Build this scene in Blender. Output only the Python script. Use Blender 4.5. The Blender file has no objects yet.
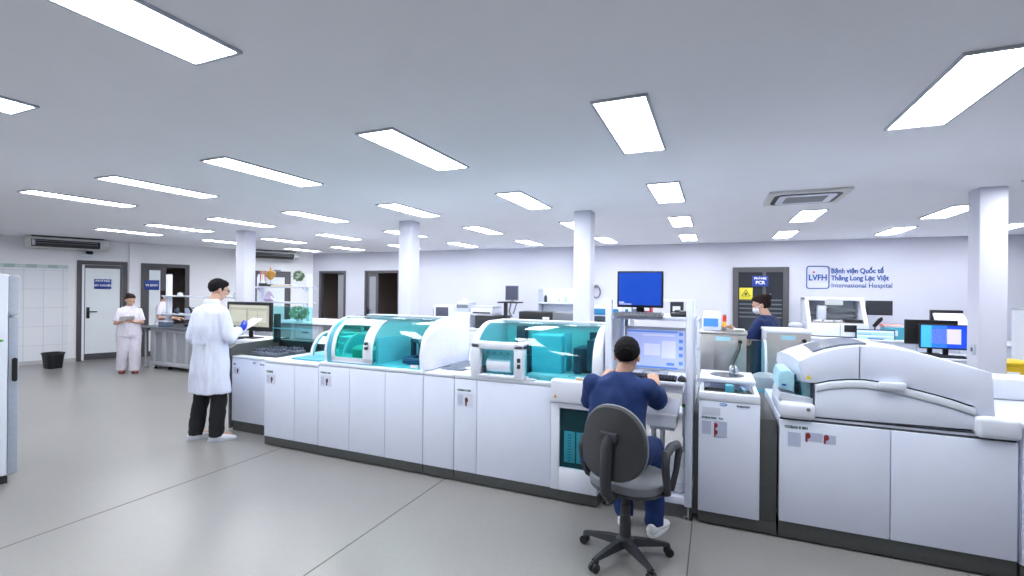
import bpy, bmesh, math, random
from math import sin, cos, pi, radians as R
from mathutils import Vector, Matrix, noise
random.seed(7)
SC = bpy.context.scene
COL = SC.collection
V = Vector

# ------------------------------------------------------------------ camera (16 mm class lens, eye height 1.67 m)
F, YAW, ROLL, EYE = 474.56, 0.4037, 0.0105, 1.671
cd = bpy.data.cameras.new('camera'); cam = bpy.data.objects.new('camera', cd); COL.objects.link(cam)
cd.sensor_width = 36; cd.lens = F / 1024 * 36; cd.shift_y = 2.6 / 1024; cd.clip_start = 0.05; cd.clip_end = 60
cam.matrix_world = Matrix.Translation((0, 0, EYE)) @ Matrix.Rotation(YAW, 4, 'Z') @ Matrix.Rotation(pi / 2, 4, 'X') @ Matrix.Rotation(ROLL, 4, 'Z')
SC.camera = cam

def ray(px, py):            # direction through a point of the 1024x576 photograph
    a, b = px - 512, py - 290.6
    a, b = a * cos(ROLL) + b * sin(ROLL), -a * sin(ROLL) + b * cos(ROLL)
    return V((-sin(YAW) + a / F * cos(YAW), cos(YAW) + a / F * sin(YAW), -b / F))
def aty(px, py, Y):         # ... where it meets the vertical plane at depth Y
    r = ray(px, py); return V((0, 0, EYE)) + r * (Y / r.y)
def atz(px, py, z):         # ... or the horizontal plane at height z
    r = ray(px, py); return V((0, 0, EYE)) + r * ((z - EYE) / r.z)

# ------------------------------------------------------------------ materials
def lin(c):
    f = lambda u: u / 12.92 if u <= .04045 else ((u + .055) / 1.055) ** 2.4
    return tuple(f(x / 255) for x in c) + (1,)
MATS = {}
def mat(name, rgb, rough=.5, metal=0, var=.04, scale=30, bump=0, emit=0, coat=0, spec=.5):
    if name in MATS: return MATS[name]
    m = bpy.data.materials.new(name); m.use_nodes = True; nt = m.node_tree; n = nt.nodes; p = n['Principled BSDF']
    c = lin(rgb)
    tc = n.new('ShaderNodeTexCoord'); no = n.new('ShaderNodeTexNoise'); no.inputs['Scale'].default_value = scale; no.inputs['Detail'].default_value = 4
    nt.links.new(tc.outputs['Object'], no.inputs['Vector'])
    rp = n.new('ShaderNodeValToRGB'); e = rp.color_ramp.elements
    e[0].position, e[1].position = .3, .7
    e[0].color = tuple(x * (1 - var) for x in c[:3]) + (1,); e[1].color = tuple(min(1, x * (1 + var)) for x in c[:3]) + (1,)
    nt.links.new(no.outputs['Fac'], rp.inputs['Fac']); nt.links.new(rp.outputs['Color'], p.inputs['Base Color'])
    p.inputs['Roughness'].default_value = rough; p.inputs['Metallic'].default_value = metal
    p.inputs['Specular IOR Level'].default_value = spec
    if coat: p.inputs['Coat Weight'].default_value = coat
    if bump:
        b = n.new('ShaderNodeBump'); b.inputs['Strength'].default_value = bump; b.inputs['Distance'].default_value = .004
        nt.links.new(no.outputs['Fac'], b.inputs['Height']); nt.links.new(b.outputs['Normal'], p.inputs['Normal'])
    if emit:
        nt.links.new(rp.outputs['Color'], p.inputs['Emission Color']); p.inputs['Emission Strength'].default_value = emit
    MATS[name] = m; return m
def tinted(name, rgb, gloss=.12, rough=.03):      # clear tinted acrylic: what passes through is tinted, the surface reflects
    m = bpy.data.materials.new(name); m.use_nodes = True; nt = m.node_tree; n = nt.nodes
    n.remove(n['Principled BSDF']); out = n['Material Output']
    t = n.new('ShaderNodeBsdfTransparent'); t.inputs['Color'].default_value = lin(rgb)
    g = n.new('ShaderNodeBsdfGlossy'); g.inputs['Roughness'].default_value = rough
    f = n.new('ShaderNodeFresnel'); f.inputs['IOR'].default_value = 1.45
    gm = n.new('ShaderNodeNewGeometry'); iv = n.new('ShaderNodeMath'); iv.operation = 'SUBTRACT'; iv.inputs[0].default_value = 1; nt.links.new(gm.outputs['Backfacing'], iv.inputs[1])
    ml = n.new('ShaderNodeMath'); ml.operation = 'MULTIPLY'; nt.links.new(f.outputs[0], ml.inputs[0]); nt.links.new(iv.outputs[0], ml.inputs[1])
    mx = n.new('ShaderNodeMixShader')
    nt.links.new(ml.outputs[0], mx.inputs[0]); nt.links.new(t.outputs[0], mx.inputs[1]); nt.links.new(g.outputs[0], mx.inputs[2]); nt.links.new(mx.outputs[0], out.inputs['Surface'])
    MATS[name] = m; return m
M = mat
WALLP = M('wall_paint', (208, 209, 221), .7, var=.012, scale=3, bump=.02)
CEIL = M('ceiling_paint', (242, 243, 248), .85, var=.012, scale=2)
WHITE = M('white_enamel', (224, 230, 246), .32, var=.012, scale=8)
WHITE2 = M('white_plastic', (225, 230, 241), .3, var=.012, scale=10)
PALE = M('pale_grey_plastic', (196, 201, 212), .4)
GREY = M('mid_grey_plastic', (120, 124, 132), .45)
KICK = M('dark_grey_plinth', (74, 76, 75), .55)
DARK = M('charcoal_plastic', (42, 44, 49), .5)
BLACK = M('black_plastic', (20, 21, 24), .45)
SEAM = M('shadow_gap', (70, 74, 84), .7)
STEEL = M('brushed_steel', (190, 188, 184), .33, metal=1, var=.05, scale=14)
CHROME = M('chrome', (210, 212, 216), .15, metal=1)
ALU = M('aluminium_frame', (168, 172, 180), .4, metal=.6)
FRAME = M('dark_door_frame', (80, 78, 83), .5)
FROST = M('frosted_glass', (230, 236, 240), .35, var=.02, scale=2)
DGLASS = M('dark_door_glass', (54, 57, 63), .1, var=.1, scale=1.5)
BLUE = M('sign_blue', (34, 62, 150), .5)
LOGO = M('logo_blue', (28, 84, 160), .5)
INK = M('printed_ink', (60, 66, 84), .6)
PAPER = M('paper', (238, 239, 246), .7, var=.02)
RED = M('label_red', (150, 48, 52), .5)
TEALS = M('teal_plastic', (74, 164, 184), .35)
CYAN = M('pale_cyan_plastic', (170, 218, 232), .35)
TEAL = tinted('teal_acrylic', (208, 243, 243))
TEALD = tinted('deep_teal_acrylic', (186, 228, 232))
GREEN = tinted('sea_green_acrylic', (170, 240, 230))
CLEAR = tinted('clear_acrylic', (236, 244, 248))

# ------------------------------------------------------------------ mesh building
class B:
    def __init__(s): s.bm = bmesh.new()
    def add(s, t, mx=None):
        if mx is not None: bmesh.ops.transform(t, matrix=mx, verts=t.verts)
        me = bpy.data.meshes.new('t'); t.to_mesh(me); t.free(); s.bm.from_mesh(me); bpy.data.meshes.remove(me); return s
    def box(s, x0, x1, y0, y1, z0, z1, bev=0, seg=2, mx=None):
        t = bmesh.new(); bmesh.ops.create_cube(t, size=1)
        for v in t.verts: v.co = V(((x0 + x1) / 2 + v.co.x * (x1 - x0), (y0 + y1) / 2 + v.co.y * (y1 - y0), (z0 + z1) / 2 + v.co.z * (z1 - z0)))
        if bev: bmesh.ops.bevel(t, geom=t.edges[:], offset=bev, segments=seg, affect='EDGES', profile=.5)
        bmesh.ops.recalc_face_normals(t, faces=t.faces)
        return s.add(t, mx)
    def prism(s, poly, axis, a0, a1, bev=0, seg=2, mx=None):   # poly in the plane across the axis: x->(y,z) y->(x,z) z->(x,y)
        t = bmesh.new(); f = {'x': lambda p, a: (a, p[0], p[1]), 'y': lambda p, a: (p[0], a, p[1]), 'z': lambda p, a: (p[0], p[1], a)}[axis]
        lo = [t.verts.new(f(p, a0)) for p in poly]; hi = [t.verts.new(f(p, a1)) for p in poly]; k = len(poly)
        c0 = t.faces.new(lo); c1 = t.faces.new(hi[::-1])
        for i in range(k): t.faces.new((lo[i], hi[i], hi[(i + 1) % k], lo[(i + 1) % k]))
        bmesh.ops.recalc_face_normals(t, faces=t.faces)
        if bev: bmesh.ops.bevel(t, geom=list({e for fc in (c0, c1) for e in fc.edges}), offset=bev, segments=seg, affect='EDGES', profile=.5)
        bmesh.ops.triangulate(t, faces=[fc for fc in t.faces if len(fc.verts) > 4])
        return s.add(t, mx)
    def loft(s, rings, caps=True, mx=None):        # closed rings of equal count
        t = bmesh.new(); L = [[t.verts.new(p) for p in r] for r in rings]; k = len(L[0])
        for a, b in zip(L, L[1:]):
            for i in range(k): t.faces.new((a[i], a[(i + 1) % k], b[(i + 1) % k], b[i]))
        if caps: t.faces.new(L[0][::-1]); t.faces.new(L[-1])
        bmesh.ops.recalc_face_normals(t, faces=t.faces)
        return s.add(t, mx)
    def tube(s, pts, rad, n=12, flat=None, mx=None):           # rad: number or list; flat: (side, depth) factors
        pts = [V(p) for p in pts]; rad = [rad] * len(pts) if not isinstance(rad, (list, tuple)) else rad
        rings = []; prev = None
        for i, p in enumerate(pts):
            d = (pts[min(i + 1, len(pts) - 1)] - pts[max(i - 1, 0)]).normalized()
            if prev is None: u = d.cross(V((0, 0, 1))); u = u if u.length > .05 else d.cross(V((0, 1, 0)))
            else: u = prev - d * prev.dot(d)
            u.normalize(); w = d.cross(u); prev = u
            rings.append([p + (u * cos(2 * pi * j / n) + w * sin(2 * pi * j / n)) * rad[i] for j in range(n)])
        return s.loft(rings, True, mx)
    def cyl(s, a, b, r0, r1=None, n=24): return s.tube([a, b], [r0, r0 if r1 is None else r1], n)
    def ball(s, c, rx, ry=None, rz=None, u=20, v=12, mx=None):
        t = bmesh.new(); bmesh.ops.create_uvsphere(t, u_segments=u, v_segments=v, radius=1)
        for q in t.verts: q.co = V((c[0] + q.co.x * rx, c[1] + q.co.y * (ry or rx), c[2] + q.co.z * (rz or rx)))
        return s.add(t, mx)
    def lathe(s, prof, c=(0, 0, 0), n=28):         # prof: (radius, height) from bottom to top
        return s.loft([[(c[0] + max(r, 1e-4) * cos(2 * pi * j / n), c[1] + max(r, 1e-4) * sin(2 * pi * j / n), c[2] + z) for j in range(n)] for r, z in prof])
ROOT = {}
def rootmx(o):
    while o.parent: o = o.parent
    return ROOT.get(o.name, Matrix())
def obj(name, b, m, parent=None, ang=35, local=False):
    me = bpy.data.meshes.new(name); b.bm.to_mesh(me) if isinstance(b, B) else None
    if isinstance(b, B): b.bm.free()
    else: me = b
    o = bpy.data.objects.new(name, me); COL.objects.link(o); me.materials.clear(); me.materials.append(m)
    if parent:
        o.parent = parent
        if not local: me.transform(rootmx(parent).inverted())
    for p in me.polygons: p.use_smooth = True
    if ang < 180: me.set_sharp_from_angle(angle=R(ang))
    return o
def tag(o, label, cat, group=None):
    o['label'] = label; o['category'] = cat
    if group: o['group'] = group
    return o
def thing(name, label, cat, loc=(0, 0, 0), rotz=0, group=None):
    o = bpy.data.objects.new(name, None); COL.objects.link(o); o.empty_display_size = .1
    o.location = loc; o.rotation_euler = (0, 0, rotz); ROOT[o.name] = Matrix.Translation(loc) @ Matrix.Rotation(rotz, 4, 'Z')
    return tag(o, label, cat, group)
def solo(name, b, m, label, cat, base, group=None, ang=35):     # a thing that is one mesh
    b.bm.transform(Matrix.Translation(-V(base)))
    o = obj(name, b, m, ang=ang); o.location = base; ROOT[o.name] = Matrix.Translation(base); return tag(o, label, cat, group)
def struct(name, b, m, parent=None):
    o = obj(name, b, m, parent)
    if not parent: o['kind'] = 'structure'
    return o
def dup(root, loc, label=None, rotz=None):
    r = root.copy(); COL.objects.link(r); r.location = loc
    if rotz is not None: r.rotation_euler = (0, 0, rotz)
    if label: r['label'] = label
    ROOT[r.name] = Matrix.Translation(loc) @ Matrix.Rotation(r.rotation_euler.z, 4, 'Z')
    for ch in list(root.children):
        c = ch.copy(); COL.objects.link(c); c.parent = r
        for g in ch.children:
            d = g.copy(); COL.objects.link(d); d.parent = c
    return r
def text_mesh(s, size, bold=0, align='LEFT', depth=.0015, sx=1):
    c = bpy.data.curves.new('t', 'FONT'); c.body = s; c.size = size; c.extrude = depth; c.offset = bold; c.align_x = align; c.resolution_u = 4
    o = bpy.data.objects.new('t', c); COL.objects.link(o); dg = bpy.context.evaluated_depsgraph_get(); dg.update()
    me = bpy.data.meshes.new_from_object(o.evaluated_get(dg)); bpy.data.objects.remove(o); bpy.data.curves.remove(c)
    me.transform(Matrix.Diagonal((sx, 1, 1, 1))); return me
def text(name, s, size, loc, m, parent, rotz=0, bold=0, align='LEFT', sx=1):     # upright lettering facing -Y (turned by rotz)
    me = text_mesh(s, size, bold, align, sx=sx); me.transform(Matrix.Translation(loc) @ Matrix.Rotation(rotz, 4, 'Z') @ Matrix.Rotation(pi / 2, 4, 'X'))
    return obj(name, me, m, parent)
def arc(cx, cz, rx, rz, a0, a1, n=10):
    return [(cx + rx * cos(R(a0 + (a1 - a0) * i / n)), cz + rz * sin(R(a0 + (a1 - a0) * i / n))) for i in range(n + 1)]
def band(prof, t):         # thickens an open profile (list of 2D points) inward by t -> closed polygon
    q = []
    for i, p in enumerate(prof):
        a, b = V(prof[max(i - 1, 0)]), V(prof[min(i + 1, len(prof) - 1)]); d = (b - a).normalized(); q.append((p[0] + d.y * t, p[1] - d.x * t))
    return list(prof) + q[::-1]

# ------------------------------------------------------------------ room
CZ, YB, XR, YF = 2.701, 10.66, 7.2, -4.2
LA, LB = V((-11.0, YB)), V((-13.4, 4.9)); LD = (LB - LA).normalized(); LN = V((-LD.y, LD.x))   # left wall runs from the back corner towards us; LN points into the room
def lw(s, off=0): p = LA + LD * s + LN * off; return (p.x, p.y)
def atl(px, py, off=0):       # where a photo ray meets the left wall (offset into the room): returns distance along it and height
    r = ray(px, py); o = LA + LN * off
    t = (o.x * LN.x + o.y * LN.y) / (r.x * LN.x + r.y * LN.y); p = r * t
    return ((V((p.x, p.y)) - o).dot(LD), EYE + p.z)
SE = (LA.y - YF) / -LD.y
def floor_mat():
    m = M('terrazzo_floor', (152, 150, 147), .2, var=.03, scale=420, spec=.5); nt = m.node_tree; n = nt.nodes; p = n['Principled BSDF']
    tc = [x for x in n if x.type == 'TEX_COORD'][0]; rp = [x for x in n if x.type == 'VALTORGB'][0]
    n2 = n.new('ShaderNodeTexNoise'); n2.inputs['Scale'].default_value = .9; n2.inputs['Detail'].default_value = 5; nt.links.new(tc.outputs['Object'], n2.inputs['Vector'])
    n3 = n.new('ShaderNodeTexVoronoi'); n3.inputs['Scale'].default_value = 110; nt.links.new(tc.outputs['Object'], n3.inputs['Vector'])
    mx = n.new('ShaderNodeMix'); mx.data_type = 'RGBA'; mx.blend_type = 'MULTIPLY'; mx.inputs[0].default_value = .22
    nt.links.new(rp.outputs['Color'], mx.inputs[6]); nt.links.new(n2.outputs['Fac'], mx.inputs[7])
    m2 = n.new('ShaderNodeMix'); m2.data_type = 'RGBA'; m2.blend_type = 'MULTIPLY'; m2.inputs[0].default_value = .10
    nt.links.new(mx.outputs[2], m2.inputs[6]); nt.links.new(n3.outputs['Color'], m2.inputs[7]); nt.links.new(m2.outputs[2], p.inputs['Base Color'])
    mr = n.new('ShaderNodeMapRange'); mr.inputs[3].default_value = .25; mr.inputs[4].default_value = .33; nt.links.new(n2.outputs['Fac'], mr.inputs[0]); nt.links.new(mr.outputs[0], p.inputs['Roughness'])
    return m
poly = [lw(SE), (XR, YF), (XR, YB), lw(0)]
fl = struct('floor', B().prism(poly, 'z', -.1, 0), floor_mat())
JM = M('floor_joint', (100, 100, 96), .9, spec=.1)
for x in (-4.15, -2.18, -.135, 1.9): struct('joint_strip', B().box(x - .004, x + .004, YF, YB, -.002, .0012), JM, fl)
for y in (-.3,): struct('joint_strip', B().box(-12, XR, y - .004, y + .004, -.002, .0012), JM, fl)
struct('ceiling', B().prism(poly, 'z', CZ, CZ + .12), CEIL)
def lwbox(s0, s1, o0, o1, z0, z1, bev=0):     # box along the left wall
    return B().prism([lw(s0, o0), lw(s1, o0), lw(s1, o1), lw(s0, o1)], 'z', z0, z1, bev)
# back wall with three openings
def holes(x0, x1, z1, hs):      # rectangles of a wall around its openings (all reach the floor)
    r, x = [], x0
    for a, b, h in sorted(hs): r += [(x, a, 0, z1), (a, b, h, z1)]; x = b
    return r + [(x, x1, 0, z1)]
D3 = (aty(319.5, 271, YB).x, aty(346, 271, YB).x); D4 = (aty(365, 271, YB).x, aty(400, 271, YB).x); D5 = (aty(733, 267, YB).x, aty(789, 267, YB).x)
DH = 2.19
w = B()
for a, b, z0, z1 in holes(-11.1, XR + .1, CZ, [(D3[0], D3[1], DH), (D4[0], D4[1], DH)]): w.box(a, b, YB, YB + .15, z0, z1)
struct('wall_back', w, WALLP)
D1 = (atl(127.5, 262)[0], atl(77, 259)[0]); D2 = (atl(189.5, 267)[0], atl(141, 264)[0]); D2M = atl(165, 266)[0]; D6 = (atl(290.5, 271)[0], atl(250, 270)[0])
w = B()
for a, b, z0, z1 in holes(-.1, SE, CZ, [(D2[0], D2[1], 2.16)]): w.prism([lw(a), lw(b), lw(b, -.15), lw(a, -.15)], 'z', z0, z1)
struct('wall_left', w, M('wall_paint_brightened', (240, 240, 244), .7, var=.012, scale=3, bump=.02))  # wall paint brightened in colour to make up for weak light here
struct('wall_right', B().box(XR, XR + .15, YF, YB, 0, CZ), WALLP)
struct('wall_front', B().box(-17, XR, YF - .15, YF, 0, CZ), WALLP)
# rooms seen dimly through the open doors
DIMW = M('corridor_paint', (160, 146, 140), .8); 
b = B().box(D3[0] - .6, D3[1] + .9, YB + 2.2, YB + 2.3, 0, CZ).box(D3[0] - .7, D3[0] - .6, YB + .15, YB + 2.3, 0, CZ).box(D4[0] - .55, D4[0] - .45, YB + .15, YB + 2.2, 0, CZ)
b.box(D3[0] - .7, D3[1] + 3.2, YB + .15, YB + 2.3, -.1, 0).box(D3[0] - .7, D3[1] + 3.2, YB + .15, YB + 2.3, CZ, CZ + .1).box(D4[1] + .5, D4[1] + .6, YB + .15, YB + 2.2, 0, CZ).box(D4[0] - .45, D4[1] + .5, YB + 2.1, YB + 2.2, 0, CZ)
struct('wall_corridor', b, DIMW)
b = B()
for args in ((D2[0] - .5, D2[1] + .6, -1.7, -1.6), (D2[0] - .6, D2[0] - .5, -1.7, -.15), (D2[1] + .5, D2[1] + .6, -1.7, -.15)): 
    b.add(lwbox(*args, 0, CZ).bm)
b.add(lwbox(D2[0] - .6, D2[1] + .6, -1.7, -.15, -.1, 0).bm); b.add(lwbox(D2[0] - .6, D2[1] + .6, -1.7, -.15, CZ, CZ + .1).bm)
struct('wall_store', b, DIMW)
# skirting
BASEM = M('skirting_tile', (196, 194, 196), .5)
struct('baseboard_back', B().box(D4[1] + .1, XR, YB - .012, YB, 0, .09), BASEM)
struct('baseboard_left', lwbox(D2[1] + .08, SE, 0, .012, 0, .08), BASEM)
# columns
for x0, x1 in ((-7.935, -7.715), (-4.383, -4.163), (-1.668, -1.448), (2.313, 2.52)):
    struct('column', B().box(x0, x1, 5.9, 6.13, 0, CZ, .008), WALLP)
struct('column', lwbox(atl(133.6, 300)[0], atl(128.6, 300)[0], 0, .06, 0, CZ), MATS['wall_paint_brightened'])      # pilaster between the doors on the left wall
struct('trim_1', B().box(-3.0, -2.9, YB - .06, YB, 0, CZ), WALLP)
# tiled area by the first door
def tile_mat():
    m = M('wall_tile', (238, 241, 246), .15, var=.01, scale=4); nt = m.node_tree; n = nt.nodes; p = n['Principled BSDF']
    br = n.new('ShaderNodeTexBrick'); br.offset = 0; br.inputs['Scale'].default_value = 1; br.inputs['Mortar Size'].default_value = .006
    br.inputs['Brick Width'].default_value = .3; br.inputs['Row Height'].default_value = .4; br.inputs['Mortar Smooth'].default_value = .3
    br.inputs['Color1'].default_value = lin((236, 239, 245)); br.inputs['Color2'].default_value = lin((240, 242, 247)); br.inputs['Mortar'].default_value = lin((214, 218, 226))
    mp = n.new('ShaderNodeMapping'); tc = [x for x in n if x.type == 'TEX_COORD'][0]; nt.links.new(tc.outputs['UV'], mp.inputs[0]); nt.links.new(mp.outputs[0], br.inputs['Vector']); nt.links.new(br.outputs['Color'], p.inputs['Base Color'])
    return m
def uv_wall(o):              # metres along the wall and up, so that tiles keep their size
    uv = o.data.uv_layers.new(name='u')
    for l in o.data.loops:
        c = o.data.vertices[l.vertex_index].co; uv.data[l.index].uv = ((V((c.x, c.y)) - LA).dot(LD), c.z)
tp = lwbox(atl(68, 300)[0], SE, 0, .012, .08, atl(40, 268)[1]); tw = struct('wall_tiling', tp, tile_mat()); uv_wall(tw)
zt = atl(40, 268)[1]
MOS = [M('border_tile_pale', (206, 218, 220), .2), M('border_tile_sage', (176, 198, 196), .2)]
s = atl(68, 300)[0]; k = 0
while s < SE - 2:
    struct('border_tile', lwbox(s, s + .16, 0, .016, zt + .001, zt + .075), MOS[k % 2], tw); s += .162; k += 1

# doors
def frame_l(name, s0, s1, h, wd=.09, dp=.05, proud=.02):
    b = B().add(lwbox(s0, s0 + wd, -dp, proud, 0, h, .004).bm).add(lwbox(s1 - wd, s1, -dp, proud, 0, h, .004).bm).add(lwbox(s0 + wd - .003, s1 - wd + .003, -dp, proud - .001, h - wd, h - .001).bm)
    o = struct(name, b, FRAME); return o
def sign_l(s0, s1, z0, z1, off, lines, label):
    b = lwbox(s0, s1, off, off + .012, z0, z1, .002); x, y = lw((s0 + s1) / 2, off)
    o = solo('door_sign', b, BLUE, label, 'sign', (x, y, z0), 'blue door signs')
    for t, sz, z in lines:
        me = text_mesh(t, sz, .002, 'CENTER'); ang = math.atan2(-LD.y, -LD.x)
        me.transform(Matrix.Translation((*lw((s0 + s1) / 2, off + .013), z)) @ Matrix.Rotation(ang, 4, 'Z') @ Matrix.Rotation(pi / 2, 4, 'X')); obj('lettering', me, PAPER, o)
d = frame_l('door_1', D1[0], D1[1], atl(100, 261)[1])
h1 = atl(100, 261)[1]; e = .1
struct('door_leaf', lwbox(D1[0] + e, D1[1] - e, .0, .04, .02, h1 - e, .004), FRAME, d)
struct('door_pane', lwbox(atl(119.5, 300)[0], atl(85, 300)[0], .03, .046, .16, h1 - .17), FROST, d)
struct('door_edge', lwbox(D1[1] - .125, D1[1] - .085, .0, .05, .02, h1 - .1), PAPER, d)
b = lwbox(D1[1] - .215, D1[1] - .16, .04, .06, .95, 1.2, .006); x, y = lw(D1[1] - .19, .04); x2, y2 = lw(D1[1] - .19, .1); x3, y3 = lw(D1[1] - .34, .1)
b.tube([(x, y, 1.1), (x2, y2, 1.1), (x3, y3, 1.1)], .012)
struct('door_handle', b, BLACK, d)
a0, b0 = atl(94, 279), atl(111, 289)
sign_l(b0[0], a0[0], b0[1], a0[1], .047, [('PHÒNG', .07, b0[1] + .16), ('XÉT NGHIỆM', .055, b0[1] + .06)], 'blue sign on the white glass door behind the walking woman')
d = frame_l('door_2', D2[0], D2[1], atl(165, 264)[1])
h2 = atl(165, 264)[1]; m0 = D2M
struct('door_leaf', B().add(lwbox(m0 - .03, D2[1] - .09, -.04, 0, .02, h2 - .09, .004).bm), FRAME, d)
struct('door_pane', lwbox(m0 + .09, D2[1] - .16, -.01, .006, .72, h2 - .16), FROST, d)
struct('door_pane', lwbox(m0 + .09, D2[1] - .16, -.01, .006, .12, .62), FROST, d)
a0, b0 = atl(144, 280), atl(159, 290)
sign_l(b0[0], a0[0], b0[1], a0[1], .008, [('VI SINH', .07, b0[1] + .09)], 'blue sign on the narrow glass door beside the open doorway')
d = frame_l('door_6', D6[0], D6[1], atl(270, 271)[1])
h6 = atl(270, 271)[1]
struct('door_leaf', lwbox(D6[0] + .08, D6[1] - .08, 0, .03, .02, h6 - .08, .004), FRAME, d)
struct('door_pane', lwbox(D6[0] + .17, D6[1] - .17, .02, .036, .3, h6 - .17), FROST, d)
for n_, D in (('door_3', D3), ('door_4', D4)):
    b = B().box(D[0], D[0] + .07, YB - .02, YB + .1, 0, DH, .004).box(D[1] - .07, D[1], YB - .02, YB + .1, 0, DH, .004).box(D[0] + .068, D[1] - .068, YB - .019, YB + .1, DH - .07, DH - .001)
    d = struct(n_, b, FRAME)
    if n_ == 'door_4':
        ln = aty(378, 300, YB).x
        struct('door_leaf', B().box(D[0] + .08, ln, YB - .0, YB + .05, .02, DH - .08, .004), FRAME, d)
        struct('door_pane', B().box(D[0] + .17, ln - .08, YB - .006, YB + .03, .3, DH - .17), M('grey_door_glass', (150, 152, 160), .2), d)
        struct('door_handle', B().box(D[0] + .1, D[0] + .14, YB - .03, YB, .95, 1.15, .005).tube([(D[0] + .12, YB - .02, 1.08), (D[0] + .12, YB - .06, 1.08), (D[0] + .26, YB - .06, 1.08)], .012), BLACK, d)
    else:
        struct('door_leaf', B().box(D[0] + .62, D[1] - .08, YB + .1, YB + .16, .02, DH - .08, .004), M('grey_door_glass', (150, 152, 160), .2), d)
        struct('door_rail', B().box(D[0] + .3, D[0] + .62, YB + 1.2, YB + 1.3, 1.1, 1.25), BLACK, d)
x0, x1 = D5
b = B().box(x0, x0 + .1, YB - .05, YB, 0, DH, .004).box(x1 - .1, x1, YB - .05, YB, 0, DH, .004).box(x0 + .098, x1 - .098, YB - .049, YB, DH - .1, DH - .001)
d = struct('door_5', b, FRAME)
struct('door_pane', B().box(x0 + .1, x1 - .1, YB - .03, YB - .002, .02, DH - .1), DGLASS, d)
struct('door_stile', B().box((x0 + x1) / 2 + .04, (x0 + x1) / 2 + .1, YB - .04, YB - .002, .02, DH - .1), FRAME, d)
BLINDM = M('blind_slat', (92, 98, 106), .5)
for k in range(5): struct('blind_slat', B().box(x0 + .12, x1 - .12, YB - .036, YB - .03, 1.52 - k * .085, 1.55 - k * .085), BLINDM, d)
a, c = aty(752, 276, YB), aty(768, 286.5, YB)
o = solo('door_sign', B().box(a.x, c.x, YB - .07, YB - .05, c.z, a.z, .003), BLUE, 'blue sign on the dark door beside the wall lettering', 'sign', (a.x, YB - .06, c.z), 'blue door signs')
text('lettering', 'PHÒNG', .06, ((a.x + c.x) / 2, YB - .072, a.z - .07), PAPER, o, bold=.002, align='CENTER')
text('lettering', 'PCR', .09, ((a.x + c.x) / 2, YB - .072, c.z + .045), PAPER, o, bold=.003, align='CENTER')
a, c = aty(739.2, 287.8, YB), aty(752.3, 299.5, YB)
o = solo('warning_sign', B().box(a.x, c.x, YB - .062, YB - .05, c.z, a.z, .003), M('warning_yellow', (226, 214, 62), .5), 'yellow warning sign with a black triangle on the dark door', 'sign', (a.x, YB - .055, c.z))
mx_, mz = (a.x + c.x) / 2, (a.z + c.z) / 2 - .005
tri = [(mx_ + .085 * cos(R(q)), mz + .085 * sin(R(q))) for q in (90, 210, 330)]
b = B()
for i in range(3): b.tube([(tri[i][0], YB - .064, tri[i][1]), (tri[(i + 1) % 3][0], YB - .064, tri[(i + 1) % 3][1])], .006, 6)
obj('triangle', b, BLACK, o)
b = B().ball((mx_, YB - .063, mz), .02, .004, .02)
for q in range(12): b.tube([(mx_, YB - .063, mz), (mx_ + .034 * cos(q * pi / 6), YB - .063, mz + .034 * sin(q * pi / 6))], .003, 5)
obj('hazard_mark', b, BLACK, o)

# wall lettering
g0, g1 = aty(806.3, 266, YB), aty(829.3, 289, YB)
o = thing('wall_sign', 'blue hospital name lettering with a square logo on the back wall', 'sign', (g0.x, YB - .01, g1.z))
bx0, bx1, bz0, bz1 = g0.x, g1.x, g1.z, g0.z; rr = .05
def rrect(x0, x1, z0, z1, r, n=6): return arc(x1 - r, z1 - r, r, r, 0, 90, n) + arc(x0 + r, z1 - r, r, r, 90, 180, n) + arc(x0 + r, z0 + r, r, r, 180, 270, n) + arc(x1 - r, z0 + r, r, r, 270, 360, n)
ro = rrect(bx0, bx1, bz0, bz1, rr); ri = rrect(bx0 + .016, bx1 - .016, bz0 + .016, bz1 - .016, rr - .012)
b = B().loft([[(x, YB - .012, z) for x, z in ro], [(x, YB - .012, z) for x, z in ri], [(x, YB, z) for x, z in ri], [(x, YB, z) for x, z in ro], [(x, YB - .012, z) for x, z in ro]], caps=False)
obj('logo_frame', b, LOGO, o)
text('logo_letters', 'LVFH', .155, ((bx0 + bx1) / 2, YB - .008, (bz0 + bz1) / 2 - .055), LOGO, o, bold=.004, align='CENTER', sx=.86)
obj('logo_mark', B().ball(((bx0 + bx1) / 2 - .065, YB - .008, (bz0 + bz1) / 2 + .10), .018, .006, .018), M('logo_red', (206, 52, 62), .5), o)
def fit_text(name, s, pa, pb, zrow, size, bold):
    me = text_mesh(s, size, bold); wd = max(v.co.x for v in me.vertices) - min(v.co.x for v in me.vertices)
    me.transform(Matrix.Translation((pa, YB - .008, zrow)) @ Matrix.Diagonal(((pb - pa) / wd, 1, 1, 1)) @ Matrix.Rotation(pi / 2, 4, 'X')); obj(name, me, LOGO, o)
fit_text('lettering', 'Bệnh viện Quốc tế', aty(831, 270, YB).x, aty(883.5, 270, YB).x, aty(857, 273.2, YB).z, .128, .0035)
fit_text('lettering', 'Thăng Long Lạc Việt', aty(831, 278, YB).x, aty(889, 278, YB).x, aty(857, 280.3, YB).z, .128, .0035)
fit_text('lettering', 'International Hospital', aty(831, 286, YB).x, aty(891.5, 286, YB).x, aty(857, 287.6, YB).z, .125, 0)

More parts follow.
